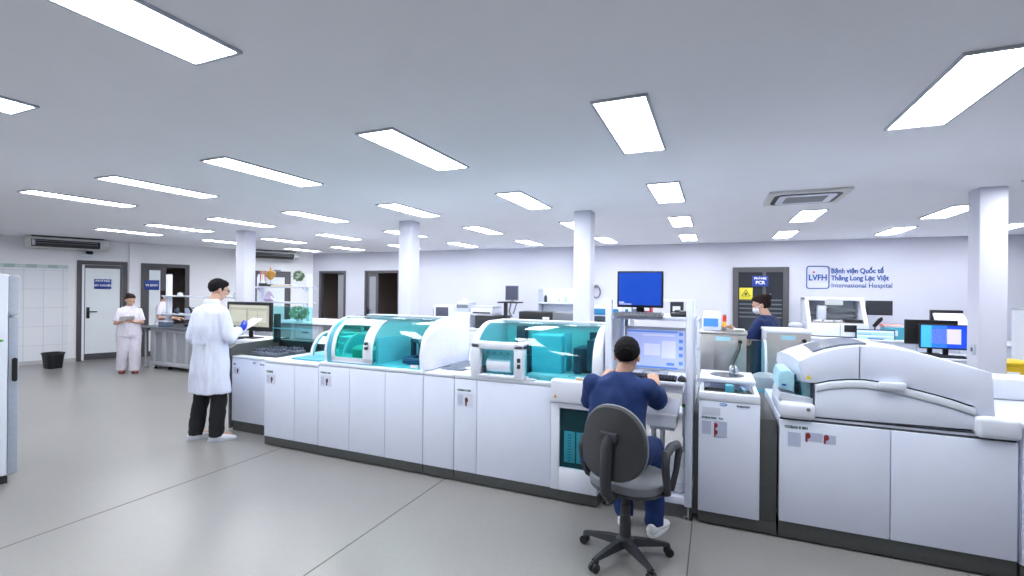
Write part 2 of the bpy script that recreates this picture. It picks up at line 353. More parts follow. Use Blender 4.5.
# ceiling light panels
LIT = M('light_diffuser', (238, 246, 255), .5, var=.0)
_p = LIT.node_tree.nodes['Principled BSDF']; _p.inputs['Emission Strength'].default_value = 0
for l in list(LIT.node_tree.links):
    if l.to_socket.name == 'Base Color': LIT.node_tree.links.remove(l)
_p.inputs['Base Color'].default_value = (.8, .8, .8, 1); _p.inputs['Emission Color'].default_value = (.915, .95, 1, 1); _p.inputs['Emission Strength'].default_value = 13.0
def make_light(loc):
    t = thing('ceiling_light', 'x', 'ceiling light', loc, 0, 'ceiling light panels'); x, y, z = loc; W, L, e = .152, .515, .016
    b = B().box(x - W, x + W, y - L, y - L + e, z - .014, z, .002).box(x - W, x + W, y + L - e, y + L, z - .014, z, .002).box(x - W, x - W + e, y - L + e, y + L - e, z - .014, z, .002).box(x + W - e, x + W, y - L + e, y + L - e, z - .014, z, .002)
    obj('frame', b, M('light_frame', (186, 192, 202), .5), t); obj('diffuser', B().box(x - W + e, x + W - e, y - L + e, y + L - e, z - .009, z - .001), LIT, t); return t
xs = [-10.1, -8.55, -6.83, -5.24, -3.64, -2.0, -.46, 1.11, 2.65, 4.0]
rows = [(-1.2, [-5.3, -3.7, .4], 'unseen'), (3.04, [-11.9, -10.4], 'side'), (.92, [-8.6, -6.9], 'side'), (.92, [-3.72, -2.05], 'nearest'), (3.04, [-6.87, -5.26, -3.68, -2.04, -.48, 1.11, 2.65], 'second'), (5.15, xs[0:7] + [2.65, 4.2], 'third'), (7.29, xs[0:9], 'fourth'), (9.43, xs, 'farthest')]  # unseen and side rows, and right ends of second and third, added for brightness
SHIFT = {(3.04, 0): .11, (3.04, 1): .05, (3.04, 3): -.06, (3.04, 5): .07, (3.04, 9): 0, (5.15, 0): .23, (5.15, 1): .18, (5.15, 2): .05, (5.15, 5): -.1, (7.29, 1): .2, (7.29, 8): .2}
NTH = ['first', 'second', 'third', 'fourth', 'fifth', 'sixth', 'seventh', 'eighth', 'ninth', 'tenth']
l0 = None
for y, row, nm in rows:
    for k, x in enumerate(row):
        lb = f'lit white ceiling panel in the {nm} row from the camera, {NTH[k]} from the left wall' if nm not in ('unseen', 'side') else f'lit white ceiling panel {"added unseen behind the camera" if nm == "unseen" else "added unseen over the tiled wall aisle" if y > 2 else "added unseen above the fridge"}, {NTH[k]} from the left wall'
        y_ = y + SHIFT.get((y, k), 0)
        if l0 is None: l0 = make_light((x, y_, CZ)); l0['label'] = lb
        else: dup(l0, (x, y_, CZ), lb)
# ================================================================== analyser line (fronts in one plane along the aisle)
Y0 = 3.635
def panel(name, t, x0, x1, z0, z1, y=Y0, th=.02, m=None, g=.0025, bev=.004):
    return obj(name, B().box(x0 + g, x1 - g, y - th, y, z0, z1, bev), m or WHITE, t)
def notice(t, x, z, w, h, y, head, reds=1, hs=.03):           # paper notices taped to a front: heading, pale sheet, dark red picture
    if head: text('lettering', head, hs, (x, y - .0012, z + h + .018), M('label_green', (62, 110, 100), .6), t, bold=.001)
    obj('notice', B().box(x, x + w, y - .0015, y, z, z + h), M('notice_paper', (212, 217, 232), .7), t)
    n = obj('notice_print', B().box(x + .008, x + w * .36, y - .0022, y - .001, z + h * .16, z + h * .86), M('print_tint', (186, 194, 218), .7), t)
    for k in range(reds):
        xr = x + w * (.52 + .28 * k)
        obj('picture', B().box(xr, xr + .016, y - .0024, y - .001, z + h * .1, z + h * .62).ball((xr + .012, y - .002, z + h * .52), .016, .0012, .024), RED if reds > 1 else M('picture_dark', (88, 52, 66), .6), t)
def base(t, x0, x1, yb=4.75, zt=.90, y=Y0, zk=.095):
    obj('body', B().box(x0 + .001, x1 - .001, y, yb, zk, zt, .004), WHITE, t)
    obj('plinth', B().box(x0 + .002, x1 - .002, y - .012, yb - .02, .012, zk, .003), KICK, t)
    for x in (x0 + .06, x1 - .06):
        for yy in (y + .08, yb - .1): obj('foot', B().cyl((x, yy, 0), (x, yy, .02), .022, n=12), BLACK, t)
def deck(t, x0, x1, z=.90, y=Y0, yb=4.75, h=.035, name='worktop'):
    return obj(name, B().box(x0 + .001, x1 - .001, y - .022, yb, z, z + h, .008), WHITE2, t)

# --- sample loader at the far end
t = thing('sample_loader', 'low white loader with dark tray and teal screen at the far end of the line', 'lab machine', (-4.82, 3.85, 0))
yl = 3.86
obj('body', B().box(-5.21, -4.405, yl, 4.6, .11, .85, .006), WHITE, t)
panel('front_panel', t, -5.21, -4.405, .115, .845, yl)
obj('plinth', B().box(-5.2, -4.405, yl - .01, 4.55, 0, .108, .003), KICK, t)
obj('side_panel', B().prism([(yl - .03, 0.02), (4.66, 0.02), (4.66, 1.02), (yl + .05, 1.0), (yl - .03, .96)], 'x', -5.25, -5.213, .004), KICK, t)
obj('tray', B().box(-5.21, -4.405, 4.5, 4.6, .86, 1.0, .006).box(-5.21, -4.41, 3.95, 4.5, .85, .868, .003), DARK, t)
obj('worktop', B().box(-5.2, -4.405, yl - .024, 3.95, .85, .872, .006), WHITE2, t)
for i, (x, y) in enumerate(((-4.96, 4.06), (-4.74, 4.06), (-4.98, 4.28), (-4.72, 4.3))):
    b = B().box(x - .1, x + .1, y - .08, y + .08, .868, .915, .01)
    rk = obj('sample_rack', b, M('rack_grey', (104, 110, 122), .35), t)
    if i == 0: cap = obj('tube_cap', B().cyl((x - .07, y - .05, .9155), (x - .07, y - .05, .945), .014, n=10), M('cap_violet', (84, 88, 106), .4), rk); cx_, cy_ = x, y
    for k in range(4):
        for l in range(3):
            if i == k == l == 0: continue
            c_ = cap.copy(); COL.objects.link(c_); c_.parent = rk; c_.location = (x - cx_ + k * .047, y - cy_ + l * .05, 0)
xa, xb = aty(273, 303, 4.4).x, aty(312.5, 303, 4.4).x
obj('splash_screen', B().box(xa, xb, 4.395, 4.405, .99, 1.44, .002), TEAL, t)
obj('screen_post', B().box(xa, xa + .065, 4.41, 4.47, .98, 1.34, .006), DARK, t)
obj('screen_rail', B().box(xa, xb, 4.388, 4.412, 1.155, 1.165), TEALS, t)
notice(t, -5.18, .66, .11, .09, yl - .02, 'ISE', 1)
text('lettering', 'AU', .035, (-4.86, yl - .021, .80), LOGO, t); text('lettering', 'ISE-02', .025, (-4.74, yl - .021, .79), INK, t)

# --- electrolyte module
t = thing('electrolyte_module', 'white two-door module with a low teal cover left of the big teal dome', 'lab machine', (-4.02, Y0, 0))
base(t, -4.40, -3.647, zt=.88); panel('door', t, -4.40, -3.97, .1, .875); panel('door', t, -3.97, -3.647, .1, .875)
deck(t, -4.40, -3.647, .88, h=.032)
notice(t, -4.37, .66, .13, .10, Y0 - .02, 'COBAS', 1)
pf = [(4.0, .92)] + arc(4.28, .92, .28, .26, 178, 92, 9) + [(4.55, 1.18)]
obj('cover', B().prism(band(pf, .012), 'x', -4.12, -3.70), TEAL, t)
for a_, b_ in ((-4.16, -4.12), (-3.70, -3.68)): obj('cover_rim', B().prism(band(pf, .03), 'x', a_, b_, .004), WHITE2, t)
obj('cover_label', B().prism(band(arc(4.28, .923, .285, .265, 150, 128, 5), .004), 'x', -4.08, -3.86), WHITE2, t)
obj('cover_back', B().box(-4.12, -3.70, 4.4, 4.5, .912, 1.14, .01), M('teal_back', (150, 205, 220), .5), t)
obj('tray', B().box(-4.15, -3.68, 3.74, 3.97, .912, .93, .004), TEALS, t)

def dome_profile(yf, z0, ztop, yb):
    return [(yf, z0), (yf - .012, z0 + .12), (yf, z0 + .2)] + arc(yf + .36, z0 + .16, .36, ztop - z0 - .16, 172, 92, 12) + [(yb, ztop)]
def dome(t, x0, x1, capl, capr, yf=3.655, z0=.937, zt=1.385, yb=4.42):
    pf = dome_profile(yf, z0, zt, yb)
    front = pf[:-1] + [(yb - .16, zt)]
    obj('hood', B().prism(band(front, .008), 'x', x0 + capl, x1 - capr), TEAL, t)
    obj('roof', B().prism(band([(yb - .16, zt + .003), (yb - .03, zt + .003), (yb, zt - .03)], .025), 'x', x0 + .01, x1 - .01, .004), WHITE2, t)
    full = [(yf - .012, z0 - .002)] + [(y - .012 if y < yf + .1 else y, z + .006) for y, z in pf[1:-1]] + [(yb - .08, zt + .006)] + arc(yb - .08, zt - .09, .09, .096, 90, 0, 6) + [(yb + .01, z0 - .002)]
    return full, pf

# --- big analyser with open-fronted dome
t = thing('dome_analyser', 'white analyser with three doors and a round teal dome ending in a white cheek', 'lab machine', (-3.02, Y0, 0))
XA, XB = -3.645, -2.403
base(t, XA, XB, zt=.905)
for a, b_ in ((XA, -3.248), (-3.248, -2.824), (-2.824, XB)): panel('door', t, a, b_, .1, .90)
deck(t, XA, XB, .905, h=.032)
x0, x1 = -3.60, -2.37
full, pf = dome(t, x0, x1, .035, .10)
obj('left_cheek', B().prism(band(pf[:-1], .035), 'x', x0, x0 + .035, .005), WHITE2, t)
obj('end_cheek', B().prism(full, 'x', x1 - .10, x1, .022, 4), WHITE2, t)
obj('end_trim', B().prism([(3.86 + (y - 4.03) * .8, 1.135 + (z - 1.16) * .8) for y, z in full], 'x', x1, x1 + .004), M('trim_lavender', (224, 226, 242), .35), t)
# framed sliding window on the hood
wp = [(3.651, .962), (3.646, 1.0)] + pf[1:-4]
wf = [(y - .012, z) for y, z in wp]
xa, xb = -3.50, -3.00
obj('window_frame', B().prism(band(wf, .02), 'x', xa, xa + .05, .006).prism(band(wf, .02), 'x', xb - .11, xb, .006).prism(band(wf[-4:], .02), 'x', xa, xb, .005).prism(band([(wf[0][0], wf[0][1] - .012)] + wf[:2], .02), 'x', xa, xb, .005), WHITE2, t)
obj('window_pane', B().prism(band(wf[1:-3], .006), 'x', xa + .05, xb - .11), GREEN, t)
for z in (1.09, 1.135): obj('window_button', B().box(xb - .07, xb - .045, 3.605, 3.64, z, z + .028, .006), DARK, t)
obj('teal_band', B().prism(band([(y - .003, z) for y, z in pf[:-4]], .008), 'x', x0 + .035, xa - .002), TEALS, t)
obj('teal_sill', B().box(xa, xb, 3.64, 3.66, z0 := .938, .985, .003), TEALS, t)
# inside the hood
obj('chamber_back', B().box(x0 + .04, x1 - .1, 4.30, 4.36, .937, 1.35), M('chamber_white', (210, 222, 228), .5), t)
obj('chamber_floor', B().box(x0 + .04, x1 - .1, 3.68, 4.30, .937, .945), M('chamber_floor', (150, 214, 228), .4), t)
obj('partition', B().box(-3.02, -2.99, 3.72, 4.3, .945, 1.2, .003), CYAN, t)
obj('reagent_rotor', B().lathe([(.22, .945), (.24, .96), (.24, 1.06), (.21, 1.08), (.06, 1.085), (.05, 1.13), (0, 1.135)], (-3.24, 4.0, 0)), M('rotor_green', (120, 200, 190), .4), t)
obj('pipette_arm', B().cyl((-2.86, 4.12, .945), (-2.86, 4.12, 1.16), .03).tube([(-2.86, 4.12, 1.15), (-2.70, 3.98, 1.15), (-2.66, 3.94, 1.13), (-2.66, 3.94, 1.02)], .016), M('arm_navy', (40, 62, 84), .4), t)
obj('cuvette_ring', B().lathe([(.1, .945), (.19, .95), (.19, .985), (.17, 1.0), (.09, 1.0), (.08, .95)], (-2.68, 4.0, 0)), M('ring_navy', (60, 74, 120), .4), t)
obj('mixer_unit', B().box(-2.62, -2.5, 4.1, 4.28, .945, 1.12, .012).cyl((-2.56, 4.02, .945), (-2.56, 4.02, 1.1), .022), M('arm_navy', (40, 62, 84), .4), t)
obj('caution_label', B().box(-2.56, -2.48, 3.638, 3.6425, .952, .98), PAPER, t)
notice(t, -3.615, .70, .14, .11, Y0 - .02, 'COBAS C-501', 1, .022)

# --- low bridge between the two domes
t = thing('transfer_module', 'narrow white module with a dark glass top between the two teal domes', 'lab machine', (-2.24, Y0, 0))
base(t, -2.402, -2.084, zt=.905); panel('door', t, -2.402, -2.084, .1, .90); deck(t, -2.402, -2.084, .905, h=.028)
obj('top_glass', B().box(-2.34, -2.10, 3.80, 4.35, .934, .94, .002), M('smoked_glass', (92, 104, 116), .08), t)
obj('rear_cover', B().prism(arc(4.62, .93, .24, .27, 180, 0, 12), 'x', -2.35, -2.09, .01), WHITE2, t)

# --- second analyser
t = thing('dome_analyser', 'white analyser under a teal dome with a white loading port, beside the monitor cart', 'lab machine', (-1.45, Y0, 0))
XA, XB = -2.082, -.815; XS = -1.195
base(t, XA, XB, zt=.905)
panel('door', t, XA, -1.861, .1, .90); panel('door', t, -1.861, XS, .1, .90)
deck(t, XA, XS, .905, h=.034)
dr = obj('drawer', B().box(XS + .003, XB, Y0 - .05, 4.0, .792, .972, .014, 3), WHITE2, t)
obj('hazard_label', B().prism([(XS + .03, .83), (XS + .06, .83), (XS + .045, .858)], 'y', Y0 - .052, Y0 - .05), M('warning_orange', (226, 150, 60), .5), dr)
wx0, wx1, wz0, wz1 = -1.122, -.862, .278, .748
ld = obj('lower_door', B().box(XS + .003, wx0, Y0 - .03, Y0, .1, .786, .004).box(wx1, XB, Y0 - .03, Y0, .1, .786, .004).box(wx0, wx1, Y0 - .03, Y0, .1, wz0, .003).box(wx0, wx1, Y0 - .03, Y0, wz1, .786, .003), WHITE2, t)
obj('door_pane', B().box(wx0, wx1, Y0 - .018, Y0 - .012, wz0, wz1), TEALD, ld)
obj('reagent_bay', B().box(wx0, wx1, Y0 - .003, Y0 + .001, wz0, wz1), M('bay_dark', (40, 78, 84), .6), t)
cart = M('carton_cyan', (130, 208, 224), .5)
for k, x in enumerate((wx0 + .035, wx0 + .135)):
    c_ = obj('reagent_carton', B().box(x, x + .09, Y0 - .012, Y0 - .003, .32, .565, .002), cart, t)
    b = B()
    for j in range(10): b.box(x + .03, x + .06, Y0 - .0135, Y0 - .0115, .335 + j * .022, .342 + j * .022)
    obj('slot', b, M('slot_teal', (48, 110, 130), .6), c_)
x0, x1 = -1.945, -.80
full, pf = dome(t, x0, x1, .06, .075)
obj('left_cheek', B().prism(full, 'x', x0, x0 + .06, .014, 3), WHITE2, t)
obj('end_cheek', B().prism(full, 'x', x1 - .075, x1, .02, 3), WHITE2, t)
obj('chamber_back', B().box(x0 + .06, x1 - .08, 4.30, 4.36, .937, 1.35), M('chamber_cyan', (168, 226, 228), .5), t)
obj('chamber_floor', B().box(x0 + .06, x1 - .08, 3.68, 4.30, .937, .945), M('chamber_floor', (150, 214, 228), .4), t)
obj('reagent_store', B().box(-1.46, -1.19, 3.86, 4.14, .945, 1.29, .012).box(-1.185, -1.165, 3.92, 4.1, .98, 1.31, .004), M('store_cyan', (120, 214, 232), .35), t)
b = B().box(-1.62, -1.52, 3.98, 4.12, 1.06, 1.2, .01).box(-1.75, -1.66, 4.22, 4.3, 1.1, 1.33, .004).box(-1.58, -1.5, 3.9, 4.0, .945, 1.1, .01)
b.box(-1.12, -1.0, 3.98, 4.24, .945, 1.18, .01).box(-.98, -.92, 3.9, 4.2, 1.0, 1.26, .008).cyl((-1.06, 3.92, .945), (-1.06, 3.92, 1.12), .03).box(-1.04, -.96, 4.24, 4.3, 1.15, 1.3, .004)
obj('pipetting_unit', b, M('arm_navy', (40, 62, 84), .4), t)
obj('work_tray', B().box(-1.42, -1.08, 3.68, 3.78, .945, .985, .006), WHITE2, t)
# loading port: white frame with a curved clear flap
px0, px1 = -1.915, -1.435
obj('port_frame', B().box(px0, px0 + .085, 3.60, 3.70, .94, 1.225, .012).box(px1 - .085, px1, 3.60, 3.70, .94, 1.225, .012).box(px0, px1, 3.60, 3.70, 1.175, 1.235, .012).box(px0, px1, 3.60, 3.72, .938, .96, .004), WHITE2, t)
obj('port_back', B().box(px0 + .05, px1 - .05, 3.74, 3.75, .95, 1.2), M('port_pale', (214, 220, 230), .5), t)
obj('port_drum', B().cyl((px0 + .13, 3.71, 1.035), (px1 - .13, 3.71, 1.035), .075, n=32), WHITE2, t)
b = B()
for k in range(5): b.ball((px0 + .115 + k * .0625, 3.70, 1.135), .009, u=10, v=6)
obj('port_rollers', b, M('roller_grey', (150, 156, 170), .4), t)
obj('port_latch', B().box(px0 + .1, px0 + .118, 3.63, 3.66, .965, 1.03, .003), DARK, t)
for z in (1.03, 1.08): obj('port_button', B().box(px1 - .05, px1 - .022, 3.592, 3.602, z, z + .035, .004), DARK, t)
obj('rack_lane', B().box(px0 + .02, px1 + .1, 3.615, 3.66, .938, .952, .003), PALE, t)
b = B()
for k in range(9): b.box(px0 + .05 + k * .055, px0 + .075 + k * .055, 3.612, 3.65, .95, .966, .003)
obj('rack_clip', b, WHITE, t)
obj('caution_label', B().box(-1.0, -.88, 3.632, 3.640, .965, .995), PAPER, t)
text('lettering', 'H2O 2', .026, (-.995, 3.631, .97), M('label_amber', (196, 150, 40), .6), t, bold=.001)
notice(t, -2.05, .66, .15, .12, Y0 - .02, 'COBAS C-502', 1, .022)

# ================================================================== monitor cart
yk = 3.70
t = thing('monitor_cart', 'tall white steel cart with two monitor levels in front of the seated man', 'cart', (-.46, yk, 0))
cx0, cx1, cy0, cy1 = -.785, -.14, yk, 4.30
for x in (cx0, cx1 - .05):
    for y in (cy0, cy1 - .05): obj('post', B().box(x, x + .05, y, y + .05, .1, 1.61, .004), WHITE, t)
def shelf(z, y0, h, name='shelf', x0=cx0, x1=cx1): return obj(name, B().box(x0 + .002, x1 - .002, y0, cy1, z - h, z, .005), WHITE, t)
shelf(.165, yk + .002, .055); shelf(1.485, yk + .06, .028); shelf(1.61, 4.26, .02, 'top_rail')
obj('side_panel', B().box(cx0 + .012, cx0 + .02, cy0 + .05, cy1 - .05, 1.04, 1.45), M('cart_mesh', (206, 208, 214), .5), t)
obj('desk', B().box(cx0 + .052, cx1 - .052, 3.58, cy1, 1.0, 1.025, .005), WHITE, t)
obj('keyboard_tray', B().box(cx0 + .06, cx1 - .06, 3.6, 4.0, .945, .998, .004), WHITE, t)
for x in (cx0 + .025, cx1 - .025):
    for y in (cy0 + .03, cy1 - .03): obj('levelling_foot', B().lathe([(.034, 0), (.034, .006), (.014, .016), (.01, .03), (.01, .1)], (x, y, 0), 20), CHROME, t)
SCRB = M('screen_blue', (16, 62, 160), .3, var=.05, scale=6, emit=.24)
def screen_mat(name, rgb, e): return M(name, rgb, .3, var=.02, scale=4, emit=e * .42)
def monitor(name, label, x, y, z, w, h, yaw=0, tilt=0, bezel=BLACK, sm=SCRB, stand='foot', edge=.014, group=None, neck=.09, items=()):
    """flat screen facing -Y before yaw; z is the surface it stands on, neck the gap under the panel"""
    t = thing(name, label, 'monitor', (x, y, z), yaw, group)
    mx = Matrix.Translation((0, 0, neck)) @ Matrix.Rotation(tilt, 4, 'X')
    L = lambda nm, b, m, p: obj(nm, b, m, p, local=True)
    L('housing', B().box(-w / 2, w / 2, -.012, .026, 0, h, .006, mx=mx).box(-w * .3, w * .3, .02, .05, h * .2, h * .75, .012, mx=mx), bezel, t)
    s = L('screen', B().box(-w / 2 + edge, w / 2 - edge, -.0145, -.011, edge * 1.4, h - edge, mx=mx), sm, t)
    for a, b_, c, d, m in items:
        L('window', B().box(-w / 2 + a * w, -w / 2 + b_ * w, -.0155, -.012, c * h, d * h, mx=mx), m, s)
    if stand == 'foot':
        L('stand', B().box(-.03, .03, .015, .05, .008, neck + h * .4, .006).box(-w * .2, w * .2, -.06, .11, 0, .012, .005), bezel, t)
    return t
lav = screen_mat('screen_lavender', (176, 190, 240), .55); lavp = screen_mat('window_lavender', (206, 212, 246), .6); lavb = screen_mat('window_blue', (92, 140, 220), .5)
white_s = screen_mat('window_white', (226, 230, 246), .6); txt_s = screen_mat('text_white', (222, 228, 250), .6)
monitor('monitor', 'black monitor with a plain blue screen on top of the white cart', -.545, 3.86, 1.485, .355, .29, neck=.06, items=[(.05, .16, .13, .15, txt_s), (.05, .32, .085, .1, txt_s)])
m2 = monitor('monitor', 'white-framed monitor with a lavender window layout on the cart desk', -.43, 3.93, 1.025, .48, .345, neck=.02, bezel=PALE, sm=lav, edge=.022, items=[
    (.05, .85, .88, .92, lavb), (.3, .8, .8, .84, lavp), (.32, .58, .35, .62, lavp), (.6, .82, .3, .7, lavp), (.87, .93, .82, .9, lavb), (.87, .93, .66, .74, lavb), (.87, .93, .5, .58, lavb), (.87, .93, .34, .42, lavb), (.87, .93, .16, .24, lavb), (.06, .85, .06, .1, lavb), (.68, .8, .14, .2, lavb)])
def keyboard(label, x, y, z, w, d, body, keys, yaw=0, group=None):
    t = thing('keyboard', label, 'keyboard', (x, y, z), yaw, group)
    obj('body', B().prism([(-d / 2, 0), (d / 2, 0), (d / 2, .022), (-d / 2, .012)], 'x', -w / 2, w / 2, .003), body, t, local=True)
    b = B(); n = 14
    for r in range(5):
        for k in range(n):
            a = -w / 2 + .012 + k * (w - .024) / n; q = -d / 2 + .012 + r * (d - .024) / 5
            b.box(a + .002, a + (w - .024) / n - .002, q + .002, q + (d - .024) / 5 - .002, .012 + (r + .5) * .002, .02 + (r + .5) * .002)
    obj('keys', b, keys, t, local=True); return t
def mouse(label, x, y, z, yaw, m):
    t = thing('computer_mouse', label, 'mouse', (x, y, z), yaw)
    b = B().ball((0, 0, .006), .031, .052, .03); bmesh.ops.bisect_plane(b.bm, geom=b.bm.verts[:] + b.bm.edges[:] + b.bm.faces[:], plane_co=(0, 0, 0), plane_no=(0, 0, -1), clear_outer=True)
    bmesh.ops.holes_fill(b.bm, edges=[e for e in b.bm.edges if e.is_boundary]); obj('shell', b, m, t, local=True)
    obj('wheel', B().cyl((-.004, .025, .032), (.004, .025, .032), .008, n=12), GREY, t, local=True); return t
keyboard('grey keyboard on the top shelf of the white cart', -.54, 3.735, 1.485, .37, .11, M('keyboard_grey', (120, 124, 130), .5), GREY)
b = B().box(-.31, -.16, 3.77, 3.9, 1.485, 1.515, .012).lathe([(.05, 1.515), (.05, 1.525), (.03, 1.53)], (-.21, 3.83, 0), 18).box(-.28, -.24, 3.8, 3.87, 1.515, 1.535, .006)
solo('desk_phone', b, DARK, 'black handset device on the top shelf right of the monitor', 'device', (-.24, 3.83, 1.485))
keyboard('black keyboard on the desk before the lavender screen', -.42, 3.66, 1.025, .34, .12, BLACK, DARK)
mouse('black mouse on the cart desk right of the keyboard', -.212, 3.66, 1.025, .2, BLACK)
b = B().lathe([(.09, 0), (.1, .01), (.1, .22), (.09, .25), (.045, .27), (.03, .275), (.03, .3)], (-.245, 3.86, .165), 24)
t = solo('water_canister', b, M('milky_plastic', (214, 220, 228), .3), 'milky plastic canister on the bottom shelf of the cart', 'canister', (-.24, 3.86, .165))
obj('cap', B().lathe([(.034, .292), (.034, .325), (.0, .33)], (-.24, 3.86, .165), 18), PAPER, t)
obj('label', B().lathe([(.1012, .08), (.1012, .19)], (-.24, 3.86, .165), 24), PAPER, t)
b = B().box(-.45, -.26, 3.74, 3.98, .0 + .56, .60, .004)
t = thing('document_scanner', 'white tilted scanner on the middle of the cart under the desk', 'device', (-.34, 3.86, .62))
obj('body', B().prism([(3.72, .66), (4.02, .66), (4.02, .80), (3.72, .74)], 'x', -.47, -.25, .012), WHITE2, t); obj('lid', B().prism([(3.715, .742), (4.02, .802), (4.02, .815), (3.715, .755)], 'x', -.475, -.245, .004), PAPER, t)
obj('stand', B().box(-.45, -.27, 3.78, 4.0, .62, .662, .004).box(-.44, -.42, 3.8, 3.98, .165, .63).box(-.375, -.355, 3.8, 3.98, .165, .63), PALE, t)
b = B().box(-.64, -.52, 3.78, 4.1, .165, .52, .008)
t = solo('computer_tower', b, DARK, 'dark computer tower on the bottom shelf of the cart behind the seated man', 'computer', (-.58, 3.94, .165))
b = B().box(-.52, -.42, 3.95, 4.2, .165, .6, .008)
b = B().tube([(-.215, 4.10, .50), (-.215, 4.10, .7), (-.215, 4.10, .93)], .02)
t = solo('sample_tube_holder', b, WHITE2, 'white upright tube with a green band beside the canister on the cart', 'tube', (-.215, 4.10, .5))
obj('band', B().cyl((-.215, 4.10, .74), (-.215, 4.10, .77), .0215), M('band_green', (70, 140, 90), .5), t)
obj('stem', B().cyl((-.215, 4.10, .167), (-.215, 4.10, .5), .012), PALE, t)

# ================================================================== slim cabinet module
Y1 = 3.72
t = thing('wash_module', 'slim white cabinet with notices and an open tray top right of the cart', 'lab machine', (.1, Y1, 0))
a0, a1 = -.098, .298
obj('body', B().box(a0, a1, Y1, 4.72, .09, .90, .004), WHITE, t); obj('front_panel', B().box(a0, a1, Y1 - .022, Y1, .095, .895, .005), WHITE, t)
obj('plinth', B().box(a0, a1 + .105, Y1 - .012, 4.7, .012, .092, .003), KICK, t)
for x in (a0 + .05, a1 + .05):
    for y in (Y1 + .06, 4.6): obj('foot', B().cyl((x, y, 0), (x, y, .02), .02, n=12), BLACK, t)
obj('side_column', B().box(a1 + .003, .402, Y1 - .008, 4.7, .092, .80, .003), KICK, t)
obj('side_strip', B().box(a0 - .035, a0 - .002, Y1 + .02, 4.7, .05, .8, .003), KICK, t)
obj('tray_rim', B().box(a0, a1, Y1 - .025, Y1 + .03, .895, .955, .008).box(a0, a0 + .03, Y1 + .03, 4.2, .895, .955, .006).box(a1 - .03, a1, Y1 + .03, 4.2, .895, .955, .006), WHITE2, t)
obj('tray_well', B().box(a0 + .03, a1 - .03, Y1 + .03, 4.15, .895, .905), M('well_grey', (70, 70, 68), .6), t)
obj('tray_item', B().box(.08, .14, 3.95, 4.02, .905, .97, .006).tube([(.17, 4.05, .905), (.19, 3.95, .96), (.21, 3.82, .96)], .008), TEALS, t)
lidz = .99
obj('lid', B().box(a0 - .01, a1 + .0, 4.10, 4.55, lidz - .03, lidz, .008), WHITE2, t)
obj('lid_support', B().box(a0, a0 + .03, 4.1, 4.14, .9, lidz - .03).box(a1 - .04, a1 - .01, 4.1, 4.14, .9, lidz - .03).box(a0, a1, 4.4, 4.5, .9, lidz - .03), WHITE2, t)
obj('drain_dish', B().lathe([(0, lidz + .0005), (.12, lidz + .0008), (.13, lidz + .003), (.12, lidz + .004), (.06, lidz + .002)], (.1, 4.32, 0)), M('dish_steel', (96, 104, 112), .25, metal=.8), t)
obj('drain_cup', B().lathe([(.036, lidz + .003), (.038, lidz + .05), (.03, lidz + .07), (.026, lidz + .08)], (.15, 4.34, 0)), CHROME, t)
yf = Y1 - .022
obj('notice_frame', B().box(-.075, .045, yf - .0015, yf, .795, .85), M('notice_paper', (212, 217, 232), .7), t)
obj('oval_mark', B().ball((.065, yf, .875), .026, .0015, .011), M('mark_blue', (98, 146, 200), .5), t)
text('lettering', 'ROBOTICS', .017, (.15, yf - .001, .868), INK, t, bold=.0006)
text('lettering', 'HITACHI', .008, (.047, yf - .002, .872), PAPER, t, bold=.0003)
text('lettering', 'COBAS 8000', .018, (-.078, yf - .001, .768), M('label_green', (62, 110, 100), .6), t, bold=.0008); text('lettering', 'P.01', .018, (.035, yf - .001, .768), M('label_green', (62, 110, 100), .6), t, bold=.0008)
obj('notice', B().box(-.075, -.015, yf - .0015, yf, .655, .75).box(.005, .09, yf - .0015, yf, .64, .755), M('print_tint', (186, 194, 218), .7), t)
for z in (.705, .655): obj('picture', B().box(.005, .015, yf - .0025, yf, z - .015, z + .035).ball((.018, yf - .001, z + .018), .012, .0015, .018), RED, t)

# ================================================================== large immunoassay analyser with arched lid
t = thing('arched_analyser', 'largest white analyser with an arched lid and two wide doors at the near end', 'lab machine', (1.03, Y1, 0))
XA, XS, XB = .414, 1.032, 1.636
obj('body', B().box(XA + .002, XB, Y1, 4.75, .12, .83, .006), WHITE, t)
obj('plinth', B().box(XA + .002, XB, Y1 - .012, 4.7, .012, .12, .003), KICK, t)
for x in (XA + .08, XB - .08):
    for y in (Y1 + .08, 4.6): obj('foot', B().cyl((x, y, 0), (x, y, .02), .024, n=12), BLACK, t)
panel('door', t, XA, XS, .122, .812, Y1, .022); panel('door', t, XS, XB, .122, .812, Y1, .022)
obj('seam', B().box(XA + .004, XB - .004, Y1 - .006, Y1, .812, .826), SEAM, t)
obj('bumper', B().box(XA, XA + .21, Y1 - .05, 4.2, .826, .938, .03, 4).box(XB - .2, XB + .01, Y1 - .05, 4.2, .826, .955, .03, 4).box(XA + .2, XB - .19, Y1 - .01, 4.0, .826, .85, .004), WHITE2, t)
obj('socket', B().cyl((XA + .165, Y1 - .052, .90), (XA + .165, Y1 - .045, .90), .012), GREY, t)
